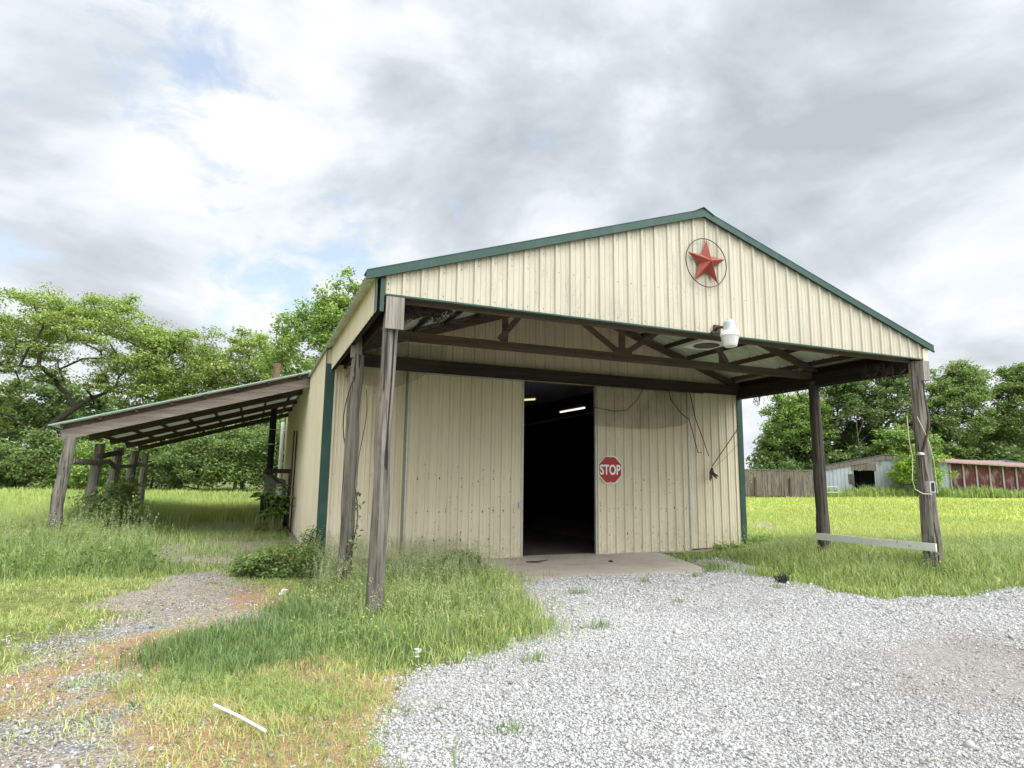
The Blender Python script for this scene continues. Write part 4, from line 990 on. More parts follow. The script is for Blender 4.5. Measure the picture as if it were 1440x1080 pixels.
mb = MB(); mb.lathe((5.25,-1.35,-.025), [(.04,0),(.045,.02),(.02,.035)], 9); tag(mb.build('stone_lump', M['ink'], loc=(5.25,-1.35,-.02)), 'small black lump on the concrete before the doorway', 'lump')

# (RU, RV: along and away from the far sheds)
# ------------------------------------------------------------------ old sheds and the fence across the field
def frame(o): 
    o = Vector(o); return lambda u, v, z: o+RU*u+RV*v+Vector((0,0,z))
def shed_sheet(mb, T, u0, u1, zb, zt, v=0, pitch=.3, h=.03, m=0):
    ribbed(mb, lambda u,o,z: T(u, v-o, z), u0, u1, zb, zt, h=h, pitch=pitch, m=m)
g0 = gzf(40, 23)
T = frame((39.2, 23.45, g0))
sA = empty('metal_shed', T(2.5,2,0), 'grey corrugated metal shed with a dark open doorway beyond the field', 'shed')
zt = lambda u: 2.35+.19*min(u,4.5)-.02*max(0,u-4.5)
for (a,b,zb) in ((0,2.15,-.1),(2.15,3.75,2.05),(3.75,8.5,-.1)):
    mb = MB(); shed_sheet(mb, T, a, b, zb, zt); P_(mb, 'front_wall', M['greymetal'], sA)
mb = MB()
for u0_, u1_ in ((0,.04),(8.46,8.5)): mb.add([T(u0_,.05,-.1),T(u0_,6,-.1),T(u0_,6,zt(u0_)-.75),T(u0_,.05,zt(u0_))], [(0,1,2,3)])
mb.add([T(0,6,-.1),T(8.5,6,-.1),T(8.5,6,zt(8.5)-.78),T(0,6,zt(0)-.78)], [(0,1,2,3)]); P_(mb, 'side_wall', M['greymetal'], sA)
mb = MB()
for (a,b) in ((-.1,4.5),(4.5,8.6)): mb.prism([T(a,-.12,zt(a)+.03),T(b,-.12,zt(b)+.03),T(b,6.1,zt(b)-.75),T(a,6.1,zt(a)-.75)], (0,0,.05))
P_(mb, 'roof', M['darkroof'], sA)
for (a,b) in ((0,.9),(.9,4.4),(4.4,8.4)): mb = MB(); mb.prism([T(a+.01,-.09,zt(a)-.34),T(b,-.09,zt(b)-.34),T(b,-.09,zt(b)-.02),T(a+.01,-.09,zt(a)-.02)], RV*.03); P_(mb, 'top_board', M['fence'], sA)
mb = MB(); mb.prism([T(2.0,-.06,0),T(2.15,-.06,0),T(2.15,-.06,1.75),T(2.0,-.06,1.75)], RV*.05); mb.prism([T(1.75,-.06,1.0),T(2.0,-.06,1.0),T(2.0,-.06,1.75),T(1.75,-.06,1.75)], RV*.05); P_(mb, 'door_jamb', M['postdark'], sA)
mb = MB(); mb.prism([T(2.0,-.05,2.05),T(3.9,-.05,2.05),T(3.9,-.05,2.6),T(2.0,-.05,2.5)], RV*.03); P_(mb, 'lintel_sheet', M['fence'], sA)
mb = MB(); mb.add([T(2.1,2.5,0),T(3.9,2.5,0),T(3.9,2.5,2.6),T(2.1,2.5,2.6)], [(0,1,2,3)]); P_(mb, 'interior_wall', M['black'], sA)

T2 = frame(T(8.35,-.25,-.05))
sB = empty('metal_shed', T2(5,2,0), 'long red rusty metal shed with pale battens and faded roof', 'shed')
zt2 = lambda u: 2.80-.05*u
mb = MB(); shed_sheet(mb, T2, 0, 1.0, -.1, zt2); P_(mb, 'front_wall', M['greymetal'], sB)
for k in range(9):
    a = 1.0+k*1.0
    mb = MB(); shed_sheet(mb, T2, a, a+1.0, -.1, zt2, pitch=.25, h=.02); P_(mb, 'front_wall', M['redmetal'], sB)
    mb = MB(); mb.prism([T2(a-.06,-.08,0),T2(a+.06,-.08,0),T2(a+.06,-.08,zt2(a)-.05),T2(a-.06,-.08,zt2(a)-.05)], RV*.05); P_(mb, 'batten', M['board'], sB)
mb = MB(); mb.add([T2(0,.05,-.1),T2(0,6,-.1),T2(0,6,3.3),T2(0,.05,zt2(0))], [(0,1,2,3)]); mb.add([T2(10,.05,-.1),T2(10,6,-.1),T2(10,6,3.3),T2(10,.05,zt2(10))], [(0,1,2,3)]); mb.add([T2(0,6,-.1),T2(10,6,-.1),T2(10,6,3.2),T2(0,6,3.2)], [(0,1,2,3)]); P_(mb, 'side_wall', M['greymetal'], sB)
mb = MB(); mb.prism([T2(-.2,-.35,zt2(0)+.03),T2(10.3,-.35,zt2(10)+.03),T2(10.3,3,zt2(10)+.50),T2(2.2,3,zt2(2.2)+.46)], (0,0,.06)); mb.prism([T2(2.2,3,zt2(2.2)+.46),T2(10.3,3,zt2(10)+.50),T2(10.3,6.3,zt2(10)+.1),T2(-.2,6.3,zt2(0)+.1)], (0,0,.06)); P_(mb, 'roof', M['redroof'], sB)
mb = MB(); mb.prism([T2(-.1,-.40,zt2(0)-.02),T2(10.2,-.40,zt2(10)-.02),T2(10.2,-.40,zt2(10)+.08),T2(-.1,-.40,zt2(0)+.08)], RV*.03); P_(mb, 'fascia_board', M['board'], sB)

gF = gzf(33, 22.6)
TF = frame((30.4,23.75,gF))
fn = empty('board_fence', TF(2.6,0,0), 'weathered brown board fence between the barn and the grey shed', 'fence')
mb = MB(); u = -1.5
while u < 6.3:
    w = random.uniform(.12,.17); z1 = 1.98+random.uniform(-.06,.05); zb = .16+random.uniform(-.05,.06); v = random.uniform(-.012,.012)
    mb.prism([TF(u,v,zb),TF(u+w,v,zb),TF(u+w,v,z1),TF(u,v,z1)], RV*.025); u += w+random.choice([.004,.006,.012,.03])
P_(mb, 'boards', M['fence'], fn).name = 'board_panel'
mb = MB()
for z in (.45, 1.75): mb.prism([TF(-1.5,.04,z),TF(6.4,.04,z),TF(6.4,.04,z+.1),TF(-1.5,.04,z+.1)], RV*.05)
mb.prism([TF(-1.5,-.03,1.99),TF(6.4,-.03,1.99),TF(6.4,-.03,2.06),TF(-1.5,-.03,2.06)], RV*.12)
P_(mb, 'rail', M['fence'], fn)
for u in (-1.0, 1.6, 4.1, 6.35):
    mb = MB(); mb.prism([TF(u,-.13,-.1),TF(u+.1,-.13,-.1),TF(u+.1,-.13,1.5),TF(u,-.13,1.5)], RV*.1); P_(mb, 'fence_post', M['postdark'], fn)
TG = frame((36.5,21.5,gzf(36.5,21.5)))
gt = empty('tube_gate', TG(.8,0,0), 'small pale tube gate between the board fence and grey shed', 'gate')
for z in (.45,.85): mb = MB(); mb.tube([TG(.2,0,z),TG(1.2,0,z)], .022, 8); P_(mb, 'tube_rail', M['lampgrey'], gt)
for u in (.2,1.2): mb = MB(); mb.tube([TG(u,0,-.1),TG(u,0,.95)], .026, 8); P_(mb, 'gate_upright', M['lampgrey'], gt)

# ------------------------------------------------------------------ trees
def grow(root, attract, r_tip, seed, jag=.18, trunk_to=None, power=2.3):
    """joins the attractor points to a trunk, nearest first: a branching skeleton with pipe-model radii"""
    rg = np.random.default_rng(seed)
    nodes = [np.array(root, float)]; par = [-1]
    if trunk_to is not None:
        k = 6
        for i in range(1, k+1):
            f = i/k; p = np.array(root)*(1-f)+np.array(trunk_to)*f+rg.normal(0,.10,3)*np.array([1,1,.2])*(f<1); nodes.append(p); par.append(len(nodes)-2)
    base = nodes[-1]
    order = np.argsort(np.linalg.norm(attract-base, axis=1))
    for ai in order:
        a = attract[ai]; N = np.array(nodes)
        d = np.linalg.norm(N-a, axis=1); d = d+np.maximum(0, N[:,2]-a[2])*.8
        d[:(3 if np.linalg.norm(base-nodes[0]) > .5 else 1)] += 3 if np.linalg.norm(base-nodes[0]) > .5 else 0
        j = int(np.argmin(d)); L = np.linalg.norm(N[j]-a); k = max(1, int(L/.7)); prev = j; s = N[j]
        for i in range(1, k+1):
            f = i/k; p = s*(1-f)+a*f+rg.normal(0, jag*.3, 3)*(f < 1); p[2] += .12*L*math.sin(PI*f)*.4
            nodes.append(p); par.append(prev); prev = len(nodes)-1
    n = len(nodes); acc = np.zeros(n); kids = np.zeros(n, int)
    for i in range(n-1, 0, -1):
        if kids[i] == 0: acc[i] += 1
        acc[par[i]] += acc[i]; kids[par[i]] += 1
    rad = r_tip*np.maximum(acc,1)**(1/power)
    return np.array(nodes), np.array(par), rad

def skeleton_mesh(nodes, par, rad, n=5, rmin=0.0):
    i = np.array([k for k in range(1, len(nodes)) if rad[k] >= rmin]); a = nodes[par[i]]; b = nodes[i]
    ra = np.minimum(rad[par[i]], rad[i]*1.5); rb = rad[i]
    d = b-a; d /= np.linalg.norm(d,axis=1)[:,None]+1e-9
    h = np.where(np.abs(d[:,2:3]) < .9, np.array([[0,0,1.]]), np.array([[1.,0,0]]))
    x = np.cross(d, h); x /= np.linalg.norm(x,axis=1)[:,None]; y = np.cross(d, x)
    an = np.arange(n)*2*PI/n
    ring = x[:,None]*np.cos(an)[None,:,None]+y[:,None]*np.sin(an)[None,:,None]
    V = np.concatenate([a[:,None]+ring*ra[:,None,None], b[:,None]+ring*rb[:,None,None]], 1)
    F = np.array([(j,(j+1)%n,n+(j+1)%n,n+j) for j in range(n)])[None]+2*n*np.arange(len(i))[:,None,None]
    return V.reshape(-1,3), F.reshape(-1,4)

def crown_points(blobs, n, rg, shell=.55):
    w = np.array([b[3]*b[4]*b[5] for b in blobs])**.75; w /= w.sum(); out = []
    while len(out) < n:
        b = blobs[rg.choice(len(blobs), p=w)]
        v = rg.normal(0,1,3); v /= np.linalg.norm(v); r = shell+(1-shell)*rg.random()**.7
        if v[2] < -.35: continue
        out.append([b[0]+v[0]*b[3]*r, b[1]+v[1]*b[4]*r, b[2]+v[2]*b[5]*r])
    return np.array(out)

def tree(name, base, blobs, label, cat='tree', leaf='locust', n_tip=220, n_leaf=70, size=.2, clump=(.55,.32), r_tip=.022, seed=1, trunk_h=3, lean=(0,0), group=None, shell=.5, vmean=.5, flat=1.0, wig=.35, zmin=.3):
    """base on the ground; blobs (dx,dy,z,rx,ry,rz) from the base"""
    rg = np.random.default_rng(seed)
    bz = gzf(base[0], base[1]); b = np.array([base[0], base[1], bz])
    A = crown_points([(x,y,z,rx,ry,rz) for (x,y,z,rx,ry,rz) in blobs], n_tip, rg, shell)+b
    A += rg.normal(0, wig, A.shape)
    A[:,2] = np.maximum(A[:,2], bz+zmin)
    nodes, par, rad = grow(b-np.array([0,0,.2]), A, r_tip, seed, trunk_to=b+np.array([lean[0],lean[1],trunk_h]))
    t = empty(name, tuple(b), label, cat, group)
    V, F = skeleton_mesh(nodes, par, rad, 6)
    np_obj('trunk', V, F, M['bark'], t, smooth=True)
    # leaf sprays around the outer twigs
    out = nodes[rad < r_tip*2.1]
    pick = out[rg.integers(0, len(out), int(n_tip*1.0))]
    C = np.concatenate([A, pick]); 
    cnt = rg.poisson(n_leaf*.5, len(C)); idx = np.repeat(np.arange(len(C)), cnt); m = len(idx)
    csz = rg.uniform(.55,1.25,len(C))
    off = rg.normal(0,1,(m,3)); off /= np.linalg.norm(off,axis=1)[:,None]; off *= (rg.random(m)**.6)[:,None]
    off *= csz[idx][:,None]*np.array([clump[0],clump[0],clump[1]])*1.6
    P = C[idx]+off
    P[:,2] = np.maximum(P[:,2], bz+.05)
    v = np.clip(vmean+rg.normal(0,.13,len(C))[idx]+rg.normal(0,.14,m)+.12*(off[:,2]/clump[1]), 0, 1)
    global RNG
    keep = RNG; RNG = rg
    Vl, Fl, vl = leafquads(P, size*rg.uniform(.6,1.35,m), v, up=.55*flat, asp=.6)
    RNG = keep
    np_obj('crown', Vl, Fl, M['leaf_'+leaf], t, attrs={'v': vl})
    return t

TG_L = 'trees along the left edge of the field'
# left tree line
tree('tree', (-14.6,46.5), [(-6.5,0,10,5,4.5,3.6),(1.0,-1.2,11.8,5.6,4.5,3.6),(-3.2,-.5,13.4,5.0,4,2.2),(4.2,-1.5,8.6,3.6,3.4,2.6),(-8,0,7,3.2,3.2,2.4)], 'big spreading tree with dark forked limbs at the left end of the treeline', leaf='locust', n_tip=460, n_leaf=150, size=.195, clump=(.72,.30), seed=3, trunk_h=2.6, lean=(-.6,0), r_tip=.028, vmean=.58, shell=.6)
tree('tree', (-25.5,46), [(0,0,9,5,4.5,5),(3.5,0,6,4,4,3)], 'light green tree cut by the left edge of the photo', leaf='locust', n_tip=280, n_leaf=130, size=.2, seed=5, trunk_h=3, vmean=.6)
tree('tree', (-7.0,45.2), [(-.3,0,10.3,3.3,3,3.2),(1.8,0,8.8,3,2.6,2.6),(-2.2,0,7.4,2.8,2.6,2.4)], 'mid height tree with feathery top right of the spreading tree', leaf='locust', n_tip=280, n_leaf=110, size=.19, seed=9, trunk_h=3, vmean=.52, shell=.5)
tree('tree', (-2.6,43.5), [(0,0,10.4,3.2,3,3.3),(-2.2,0,8.2,2.6,2.4,2.4),(2.4,0,9.2,2.6,2.4,2.6)], 'loose crowned tree with visible upright trunk above the lean-to roof', leaf='locust', n_tip=270, n_leaf=100, size=.19, seed=12, trunk_h=4, vmean=.55, shell=.45)
tree('tree', (2.05,23.4), [(-1.2,0,8.2,2.3,2.2,2.4),(.7,0,9.4,2.0,2,2.4),(-.4,0,6.2,2.4,2,1.8),(2.2,.6,9.0,2.2,2,2.4),(.2,0,11.0,1.0,1.0,.9),(1.1,-.1,12.3,1.3,1,1.0)], 'bright leafy tree rising close behind the barn roof', leaf='oak', n_tip=320, n_leaf=95, size=.17, clump=(.40,.30), seed=15, trunk_h=3.4, vmean=.62, shell=.5, r_tip=.02)
for i, (x, y, h, w, sd, lf, lb) in enumerate(((-19,58,11,6,21,'dark','dark tree deep in the woods behind the spreading tree'), (-10,56,9.5,5,22,'dark','dark tree deep in the woods above the low end of the lean-to roof'), (-2,54,9,5,23,'dark','dark tree deep in the woods behind the loose crowned tree'), (5,52,9,5,24,'dark','dark tree deep in the woods behind the bright leafy tree'))):
    tree('tree', (x,y), [(0,0,h*.52,w,w*.8,h*.42)], lb, leaf=lf, n_tip=230, n_leaf=80, size=.34, clump=(.8,.5), seed=sd, trunk_h=2.5, vmean=.45, shell=.3)
for i, (x, y, h, w, sd, lf, lb) in enumerate((
    (-25,42.5,4.2,3.6,31,'shrub','tall bush under the trees at the far left edge'), (-19.5,43.4,3.4,3.0,32,'dark','dark low bush left of the big forked trunk'), (-15.4,43.0,4.6,3.0,33,'shrub','mid green bush in front of the big forked trunk'),
    (-11.6,42.0,4.0,2.6,34,'oak','light green bush glimpsed between the lean-to posts'), (-8.2,41.2,4.8,2.6,35,'shrub','rounded bush behind the farthest lean-to post'), (-5.0,40.2,5.4,2.8,36,'dark','dark thicket bush under the low side of the lean-to roof'), (-2.0,39.2,5.6,2.8,37,'shrub','mid green thicket bush under the middle of the lean-to roof'), (1.0,38.2,6.0,2.8,38,'dark','dark thicket bush beside the black stovepipe'), (4.5,37.5,6.2,3.0,39,'shrub','thicket bush mostly hidden behind the barn side wall'))):
    tree('shrub', (x,y), [(0,0,h*.42,w,w*.8,h*.55),(w*.3,-.3,h*.3,w*.8,w*.6,h*.35)], lb, 'shrub', leaf=lf, n_tip=200, n_leaf=120, size=.19, clump=(.55,.38), seed=sd, trunk_h=.6, vmean=.5, shell=.35, r_tip=.012)

# right tree line
tree('tree', (29.0,29.5), [(0,0,4.6,2.0,2.0,2.8),(.5,0,6.8,1.4,1.4,1.6),(1.2,-.6,3.9,1.4,1.2,1.1)], 'sparse leafy tree just right of the barn corner, behind the fence', leaf='oak', n_tip=110, n_leaf=46, size=.26, clump=(.5,.3), seed=41, trunk_h=2.2, vmean=.6, r_tip=.014)
tree('tree', (49.2,35.6), [(0,0,5.6,3.4,3.2,4.0),(.6,0,7.6,2.2,2.2,2.0)], 'rounded light tree above the fence, left of the middle post', leaf='oak', n_tip=260, n_leaf=115, size=.23, seed=43, trunk_h=2, vmean=.42, shell=.45)
tree('tree', (54.2,33.6), [(0,0,7.5,3.2,3,5.6),(0,0,10.5,2,2,2.5)], 'dark upright tree directly behind the dark middle post', leaf='dark', n_tip=280, n_leaf=100, size=.23, seed=44, trunk_h=4, vmean=.45, shell=.4)
tree('tree', (58.5,31.2), [(0,0,8.2,2.8,2.6,4.6),(.8,0,10.8,1.8,1.8,1.8)], 'open crowned dark tree above the grey shed doorway', leaf='dark', n_tip=200, n_leaf=50, size=.28, seed=45, trunk_h=6, vmean=.5, shell=.5, r_tip=.03)
tree('tree', (56.0,28.6), [(0,0,3.6,3.0,2.4,2.8)], 'low light green tree behind the grey shed roof', leaf='oak', n_tip=180, n_leaf=70, size=.27, seed=46, trunk_h=1, vmean=.5, shell=.4)
tree('tree', (63.8,28.4), [(-.6,0,7.2,3.4,3,4.6),(.6,0,10.4,2.4,2.2,2.6),(-2.6,0,5,2.4,2.2,2.6)], 'tall full tree right of the front post over the red shed', leaf='shrub', n_tip=320, n_leaf=110, size=.23, seed=47, trunk_h=3, vmean=.5, shell=.5)
tree('tree', (69.5,25.6), [(0,0,7.5,3.6,3,5),(.8,0,10.6,2.4,2.2,2.6)], 'tree at the right edge of the photo over the red shed', leaf='shrub', n_tip=280, n_leaf=110, size=.23, seed=48, trunk_h=3, vmean=.46, shell=.5)
for (x, y, h, w, sd, lb) in ((66.5,27.2,4.8,3.4,51,'dark low tree behind the red shed roof, left of the edge tree'), (60.8,29.6,4.2,3.0,52,'dark low tree behind the right front post and shed'), (53.0,31.6,4.0,3.0,53,'dark low tree behind the grey shed, beside the middle post'), (47.0,35.6,3.2,2.6,54,'dark low tree behind the board fence')):
    tree('tree', (x,y), [(0,0,h*.45,w,w*.8,h*.55)], lb, leaf='dark', n_tip=180, n_leaf=80, size=.32, clump=(.7,.45), seed=sd, trunk_h=.8, vmean=.4, shell=.3)
for (x, y, h, w, sd, lb) in ((50.5,37.5,6.5,3.6,56,'dark tree filling behind the rounded tree and the middle post'), (57.5,35,7.5,4.0,57,'dark tree filling behind the open crowned tree'), (63.5,33,7,4.0,58,'dark tree filling behind the right front post'), (72,30,7.5,4.2,59,'dark tree filling behind the edge tree over the red shed')):
    tree('tree', (x,y), [(0,0,h*.45,w,w*.8,h*.55)], lb, leaf='dark', n_tip=190, n_leaf=80, size=.38, clump=(.8,.5), seed=sd, trunk_h=1, vmean=.42, shell=.25)
bp = T(5.9,-1.7,0)
tree('shrub', (bp.x,bp.y), [(0,0,1.5,1.55,1.3,1.6),(.5,-.2,2.2,1.1,1,1.0)], 'bright yellow-green bush growing against the grey shed', 'shrub', leaf='lime', n_tip=150, n_leaf=60, size=.17, clump=(.32,.24), seed=55, trunk_h=.4, vmean=.5, r_tip=.010, shell=.4)
# dead pale snag by the middle tree
mb = MB(); bz = gzf(52.2,30.9)
mb.tube([(52.2,30.9,bz),(52.3,30.9,bz+3.5),(52.1,30.9,bz+6.3),(52.25,30.9,bz+7.8)], [.06,.05,.035,.012], 7); mb.tube([(52.15,30.9,bz+5.4),(52.7,30.7,bz+6.6),(52.8,30.7,bz+7.2)], [.03,.025,.01], 6); mb.tube([(52.2,30.9,bz+4.6),(52.9,30.7,bz+5.3)], [.025,.01], 6)
tag(mb.build('dead_tree', M['fence'], loc=(52.2,30.9,bz)), 'pale dead snag among the trees left of the grey shed', 'dead tree')

# ------------------------------------------------------------------ plants near the barn
def pokeweed(x, y, h, label):
    g = gzf(x,y); pl = empty('broadleaf_plant', (x,y,g), label, 'plant')
    mb = MB(); L = Leaves(); tips = []
    for k in range(9):
        a = random.uniform(0,2*PI); q = random.uniform(.2,.5); pts = [Vector((x+.04*math.cos(a),y+.04*math.sin(a),g))]
        for j in range(1,5):
            f = j/4; pts.append(Vector((x+q*f*math.cos(a), y+q*f*math.sin(a), g+h*random.uniform(.7,1.0)*f-(.08 if j == 4 else 0))))
        mb.tube(pts, [.016,.013,.010,.008,.004], 6); tips += [(pts[j], a) for j in (2,3,4)]
    P_(mb, 'stem', M['leaf_shrub'] if False else simple('green_stem', (.13,.17,.06), .7), pl)
    Ps = []; Ns = []
    for p, a in tips:
        for m_ in range(11):
            b = random.uniform(0, 2*PI); r = random.uniform(.08,.26); Ps.append((p.x+r*math.cos(b), p.y+r*math.sin(b), p.z+random.uniform(-.14,.06)))
    # long drooping leaves radiating from each tip
    V=[];F=[];vv=[]
    for p, a in tips:
        for m_ in range(10):
            b = m_*2*PI/10+random.uniform(-.25,.25); L_ = random.uniform(.20,.34); dz = random.uniform(-.16,.05)
            d = Vector((math.cos(b), math.sin(b), dz)); s = Vector((-math.sin(b), math.cos(b), 0))*L_*.15
            o = Vector(p); i0 = len(V); V += [o, o+d*L_*.45+s+Vector((0,0,.02)), o+d*L_+Vector((0,0,-.05)), o+d*L_*.45-s+Vector((0,0,.02))]; F += [(i0,i0+1,i0+2),(i0,i0+2,i0+3)]; q = random.uniform(.3,.9); vv += [q,q]
    np_obj('foliage', np.array([tuple(v) for v in V]), np.array(F), M['leaf_oak'], pl, attrs={'v': vv})
pokeweed(-.72, 6.6, 1.5, 'broad leaved dark green plant against the barn side wall')

def bushlet(name, x, y, blobs, n, size, leaf, label, cat, flower=0, vmean=.5, seed=1, stem_r=.006, n_tip=70):
    t = tree(name, (x,y), blobs, label, cat, leaf=leaf, n_tip=n_tip, n_leaf=n, size=size, clump=(.11,.09), r_tip=stem_r, seed=seed, trunk_h=.04, vmean=vmean, shell=.2, wig=.05, zmin=.02)
    if flower:
        rg = np.random.default_rng(seed+5); A = crown_points(blobs, flower, rg, .95)+np.array([x,y,gzf(x,y)]); A = A[A[:,2] > gzf(x,y)+.18]
        global RNG
        A[:,2] += .04
        V_, F_, v_ = leafquads(A, RNG.uniform(.014,.028,len(A)), RNG.random(len(A)), up=1., asp=.9)
        np_obj('blossom', V_, F_, M['flower'], t, attrs={'v': v_})
    return t
bushlet('flowering_plant', -.85, -1.35, [(0,0,.05,.55,.42,.34),(.35,.15,.06,.42,.35,.36),(-.38,.1,.04,.35,.3,.26)], 60, .05, 'shrub', 'low green plant with yellow flowers at the left barn corner', 'plant', 420, .45, 61, n_tip=150)
bushlet('weed', -.42, -.30, [(0,0,.05,.25,.25,.4),(.12,.1,.2,.15,.15,.45)], 30, .045, 'shrub', 'leafy weed growing against the green corner trim', 'plant', 0, .45, 63, n_tip=60)
bushlet('weed', 8.9, -.45, [(0,0,.0,.5,.2,.15),(.5,.0,.0,.4,.2,.12)], 16, .05, 'oak', 'low weeds at the foot of the right front wall', 'plant', 0, .5, 64, n_tip=60)
bushlet('weed', 10.15, -.2, [(0,0,.0,.4,.3,.22)], 16, .05, 'oak', 'leafy weed at the right barn corner trim', 'plant', 0, .5, 65, n_tip=60)
bushlet('weed', 2.55, -.35, [(0,0,.02,.35,.12,.14)], 24, .05, 'shrub', 'small dark weed under the left sliding door', 'plant', 0, .4, 66, n_tip=50)
bushlet('weed', W-.02, -D-.15, [(0,0,.0,.34,.3,.18)], 14, .045, 'oak', 'leafy weed round the foot of the right front post', 'plant', 0, .5, 67, n_tip=50)
tree('shrub', (-5.0,7.3), [(.1,0,.2,.55,1.3,.8),(.2,-1.2,.2,.45,.6,.75),(.35,.6,.5,.4,.5,.7)], 'leafy vine-covered bush growing among the lean-to posts', 'shrub', leaf='shrub', n_tip=150, n_leaf=34, size=.11, clump=(.2,.16), r_tip=.006, seed=71, trunk_h=.2, vmean=.5, shell=.35, wig=.1)
# creeper on the middle left carport post
mb = MB(); pts = [Vector((.14*math.cos(2.2*z+4)+.02, -2.46+.14*math.sin(2.2*z+4), z)) for z in np.arange(0,3.2,.12)]; mb.tube(pts, .008, 6)
mb.tube([Vector((.16,-2.55,z))+Vector((.05*math.sin(z*3),-.02*math.cos(z*5),0)) for z in np.arange(1.4,3.0,.15)], .006, 5)
vine = empty('creeper', (.1,-2.5,0), 'creeper vine climbing the middle left carport post', 'vine')
P_(mb, 'vine_stem', M['wire'], vine)
Pv = np.array([tuple(p) for p in pts if p.z < 1.35]); Pv = np.repeat(Pv, 9, 0)+RNG.normal(0,.05,(len(Pv)*9,3))
V_, F_, v_ = leafquads(Pv, RNG.uniform(.04,.09,len(Pv)), RNG.random(len(Pv)), up=.3); np_obj('foliage', V_, F_, M['leaf_shrub'], vine, attrs={'v': v_})
# tufts in the gravel
for i, (x, y, s, lb) in enumerate(((2.25,-6.05,1.0,'small grass tuft alone in the gravel below the tall grass'), (1.05,-7.0,.9,'grass tuft at the gravel edge beyond the white scrap'), (3.0,-4.2,.9,'grass tuft in the gravel right of the tall grass tip'), (.25,-8.35,.7,'tiny grass tuft in the gravel nearest the camera'), (4.5,-3.6,.8,'grass tuft where the gravel meets the concrete apron'), (5.6,-3.45,.8,'grass tuft on the gravel in front of the apron edge'), (6.3,-3.0,1.1,'broad grass tuft at the right corner of the apron'), (6.9,-2.4,.9,'grass tuft by the gravel tongue right of the apron'), (6.1,-4.75,.7,'thin grass tuft in the gravel left of the burnt twigs'), (4.0,-5.1,.6,'tiny weed tuft in the middle of the gravel drive'))):
    n = int(70*s); X = x+RNG.normal(0,.085*s,n); Y = y+RNG.normal(0,.06*s,n)
    L = Leaves(); L.add(*blades(X, Y, U(.06,.17,n)*s, U(.005,.009,n), np.clip(RNG.normal(.30,.1,n),0,1), .6)); tag(L.build('grass_tuft', M['grass'], loc=(x,y,0)), lb, 'grass tuft', 'grass tufts in the gravel')

# ------------------------------------------------------------------ sky and sun
SUN_EL, SUN_AZ = math.radians(56), math.radians(142)        # azimuth clockwise from +y
sd = Vector((math.sin(SUN_AZ)*math.cos(SUN_EL), math.cos(SUN_AZ)*math.cos(SUN_EL), math.sin(SUN_EL)))
w = bpy.data.worlds.new('World'); SC.world = w; w.use_nodes = True
nt = w.node_tree; bg = nt.nodes['Background']
sky = nd(nt, 'ShaderNodeTexSky', sky_type='NISHITA'); sky.sun_disc = False; sky.sun_elevation = SUN_EL; sky.sun_rotation = SUN_AZ
sky.air_density = 1.2; sky.dust_density = 1.5
STR = .1
tc = nd(nt, 'ShaderNodeTexCoord')
sep = nd(nt, 'ShaderNodeSeparateXYZ'); nt.links.new(tc.outputs['Generated'], sep.inputs[0])
zc = math_(nt, 'ADD', math_(nt, 'MAXIMUM', sep.outputs[2], 0.0), .6)
cx_ = math_(nt, 'DIVIDE', sep.outputs[0], zc); cy2 = math_(nt, 'DIVIDE', sep.outputs[1], zc)
cmb = nd(nt, 'ShaderNodeCombineXYZ'); nt.links.new(cx_, cmb.inputs[0]); nt.links.new(cy2, cmb.inputs[1]); nt.links.new(math_(nt, 'MULTIPLY', sep.outputs[2], 1.2), cmb.inputs[2])
def cn(scale, detail, rough, loc, dist=0.0):
    mp = nd(nt, 'ShaderNodeMapping'); mp.inputs['Location'].default_value = loc; nt.links.new(cmb.outputs[0], mp.inputs[0])
    n = nd(nt, 'ShaderNodeTexNoise'); n.inputs['Scale'].default_value = scale; n.inputs['Detail'].default_value = detail; n.inputs['Roughness'].default_value = rough; n.inputs['Distortion'].default_value = dist
    nt.links.new(mp.outputs[0], n.inputs[0]); return n.outputs['Fac']
def lobe(d, width, amount):
    """broad patch of sky round a direction (unit vector)"""
    v = nd(nt, 'ShaderNodeVectorMath', operation='DOT_PRODUCT'); nt.links.new(tc.outputs['Generated'], v.inputs[0]); v.inputs[1].default_value = Vector(d).normalized()
    m = nd(nt, 'ShaderNodeMapRange', interpolation_type='SMOOTHSTEP'); m.inputs[1].default_value = math.cos(width); m.inputs[2].default_value = 1.0; m.inputs[3].default_value = 0.0; m.inputs[4].default_value = amount
    nt.links.new(v.outputs['Value'], m.inputs[0]); return m.outputs[0]
def azel(a, e): a = math.radians(a); e = math.radians(e); return (math.sin(a)*math.cos(e), math.cos(a)*math.cos(e), math.sin(e))
def total(l):
    s = l[0]
    for q in l[1:]: s = math_(nt, 'ADD', s, q)
    return s
big = cn(1.3, 4, .5, (2.3,.4,0), .5)
puffy = cn(2.3, 12, .54, (4.2,2.2,0), .3)
puffy2 = cn(2.3, 12, .54, (4.2-.05,2.2+.03,.10), .3)          # the same clouds a step towards the light: lit edges, grey undersides
wisp = cn(8.5, 9, .62, (7.,1.,0), .4)
lit = math_(nt, 'SUBTRACT', puffy, puffy2)
SKY_TONE = [((30,33),30,-.11), ((50,24),22,-.09), ((22,22),12,-.03), ((-17,17),12,-.12), ((-10,8),9,-.05), ((-2,25),13,.07), ((8,14),12,.05), ((-26,33),14,.06), ((60,10),14,.05)]
SKY_GAP = [((-9,36),8,.12), ((-17,33),7,.06), ((-5,28),8,.09), ((1,20),9,.11), ((0,14),7,.12), ((7,15),7,.11), ((-22,12),9,.08), ((11,22),7,.08), ((34,3),6,.08), ((50,28),22,-.08)]
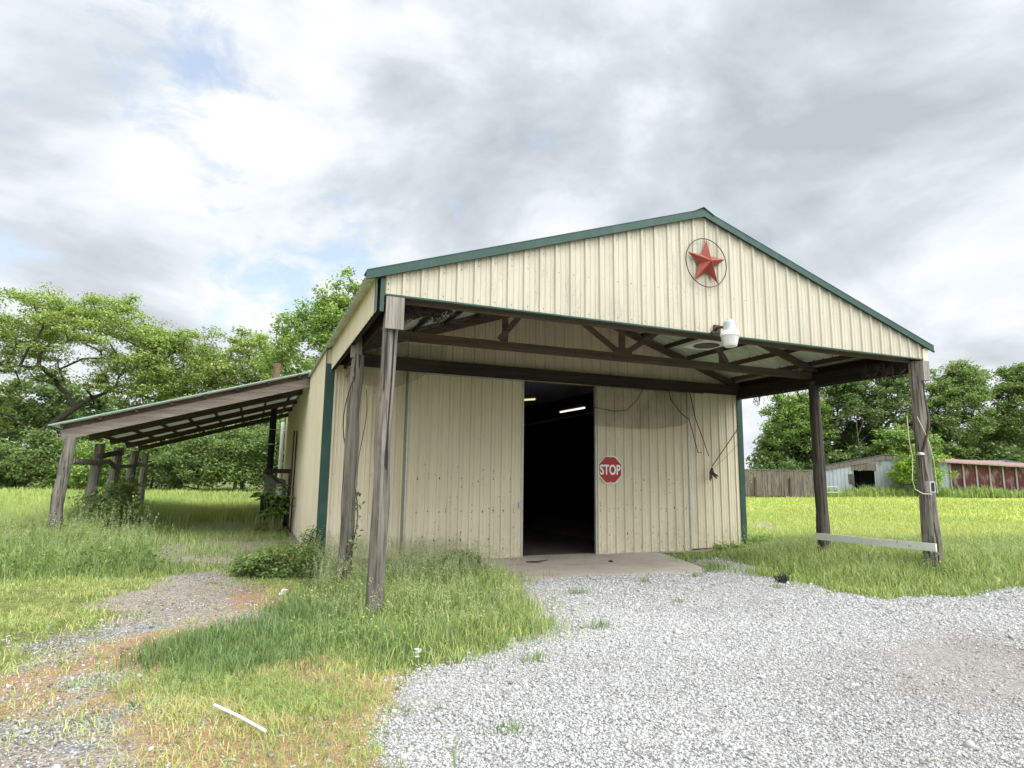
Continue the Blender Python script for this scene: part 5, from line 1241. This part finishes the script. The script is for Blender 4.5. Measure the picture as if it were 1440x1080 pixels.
tone = total([math_(nt, 'MULTIPLY', big, .34), math_(nt, 'MULTIPLY', puffy, .62), math_(nt, 'MULTIPLY', lit, 1.55), math_(nt, 'MULTIPLY', wisp, .20)] + [lobe(azel(*a), math.radians(wd), am) for a, wd, am in SKY_TONE])
cl = ramp(nt, tone, [(.12,(.47,.515,.56)), (.40,(.63,.68,.73)), (.54,(.76,.81,.85)), (.68,(.87,.89,.90))])
sc1 = nd(nt, 'ShaderNodeVectorMath', operation='SCALE'); nt.links.new(cl, sc1.inputs[0]); sc1.inputs['Scale'].default_value = 1/STR
dens = total([math_(nt, 'MULTIPLY', puffy, .65), math_(nt, 'MULTIPLY', wisp, .58)] + [math_(nt, 'MULTIPLY', lobe(azel(*a), math.radians(wd), am), -1.0) for a, wd, am in SKY_GAP])
cov = ramp(nt, dens, [(.36, 0.0), (.48, 1.0)])
blue = nd(nt, 'ShaderNodeVectorMath', operation='SCALE'); nt.links.new(sky.outputs[0], blue.inputs[0]); blue.inputs['Scale'].default_value = 2.2
blue2 = mixc(nt, .45, blue.outputs[0], (7.5,8.2,9.0))
mixed = mixc(nt, cov, blue2, sc1.outputs[0])
# overcast brightest round the hidden sun; unseen lobes added as fill light
glow = total([lobe(tuple(sd), math.radians(58), 4.2), lobe(azel(205,45), math.radians(75), 1.2), math_(nt, 'ADD', sep.outputs[2], 1.0) if False else math_(nt, 'ADD', 0.0, 1.0)])
sc2 = nd(nt, 'ShaderNodeVectorMath', operation='SCALE'); nt.links.new(mixed, sc2.inputs[0]); nt.links.new(glow, sc2.inputs['Scale'])
nt.links.new(sc2.outputs[0], bg.inputs[0]); bg.inputs[1].default_value = STR
sl = bpy.data.lights.new('sun', 'SUN'); sl.energy = 1.3; sl.angle = math.radians(14); sl.color = (1.,.95,.87)
so = link(bpy.data.objects.new('sun', sl)); so.rotation_euler = (-sd).to_track_quat('-Z', 'Y').to_euler()
SC.view_settings.view_transform = 'Standard'; SC.view_settings.look = 'None'; SC.view_settings.exposure = 0.2; SC.view_settings.gamma = 1
SC.cycles.max_bounces = 6; SC.cycles.diffuse_bounces = 3; SC.cycles.transparent_max_bounces = 8
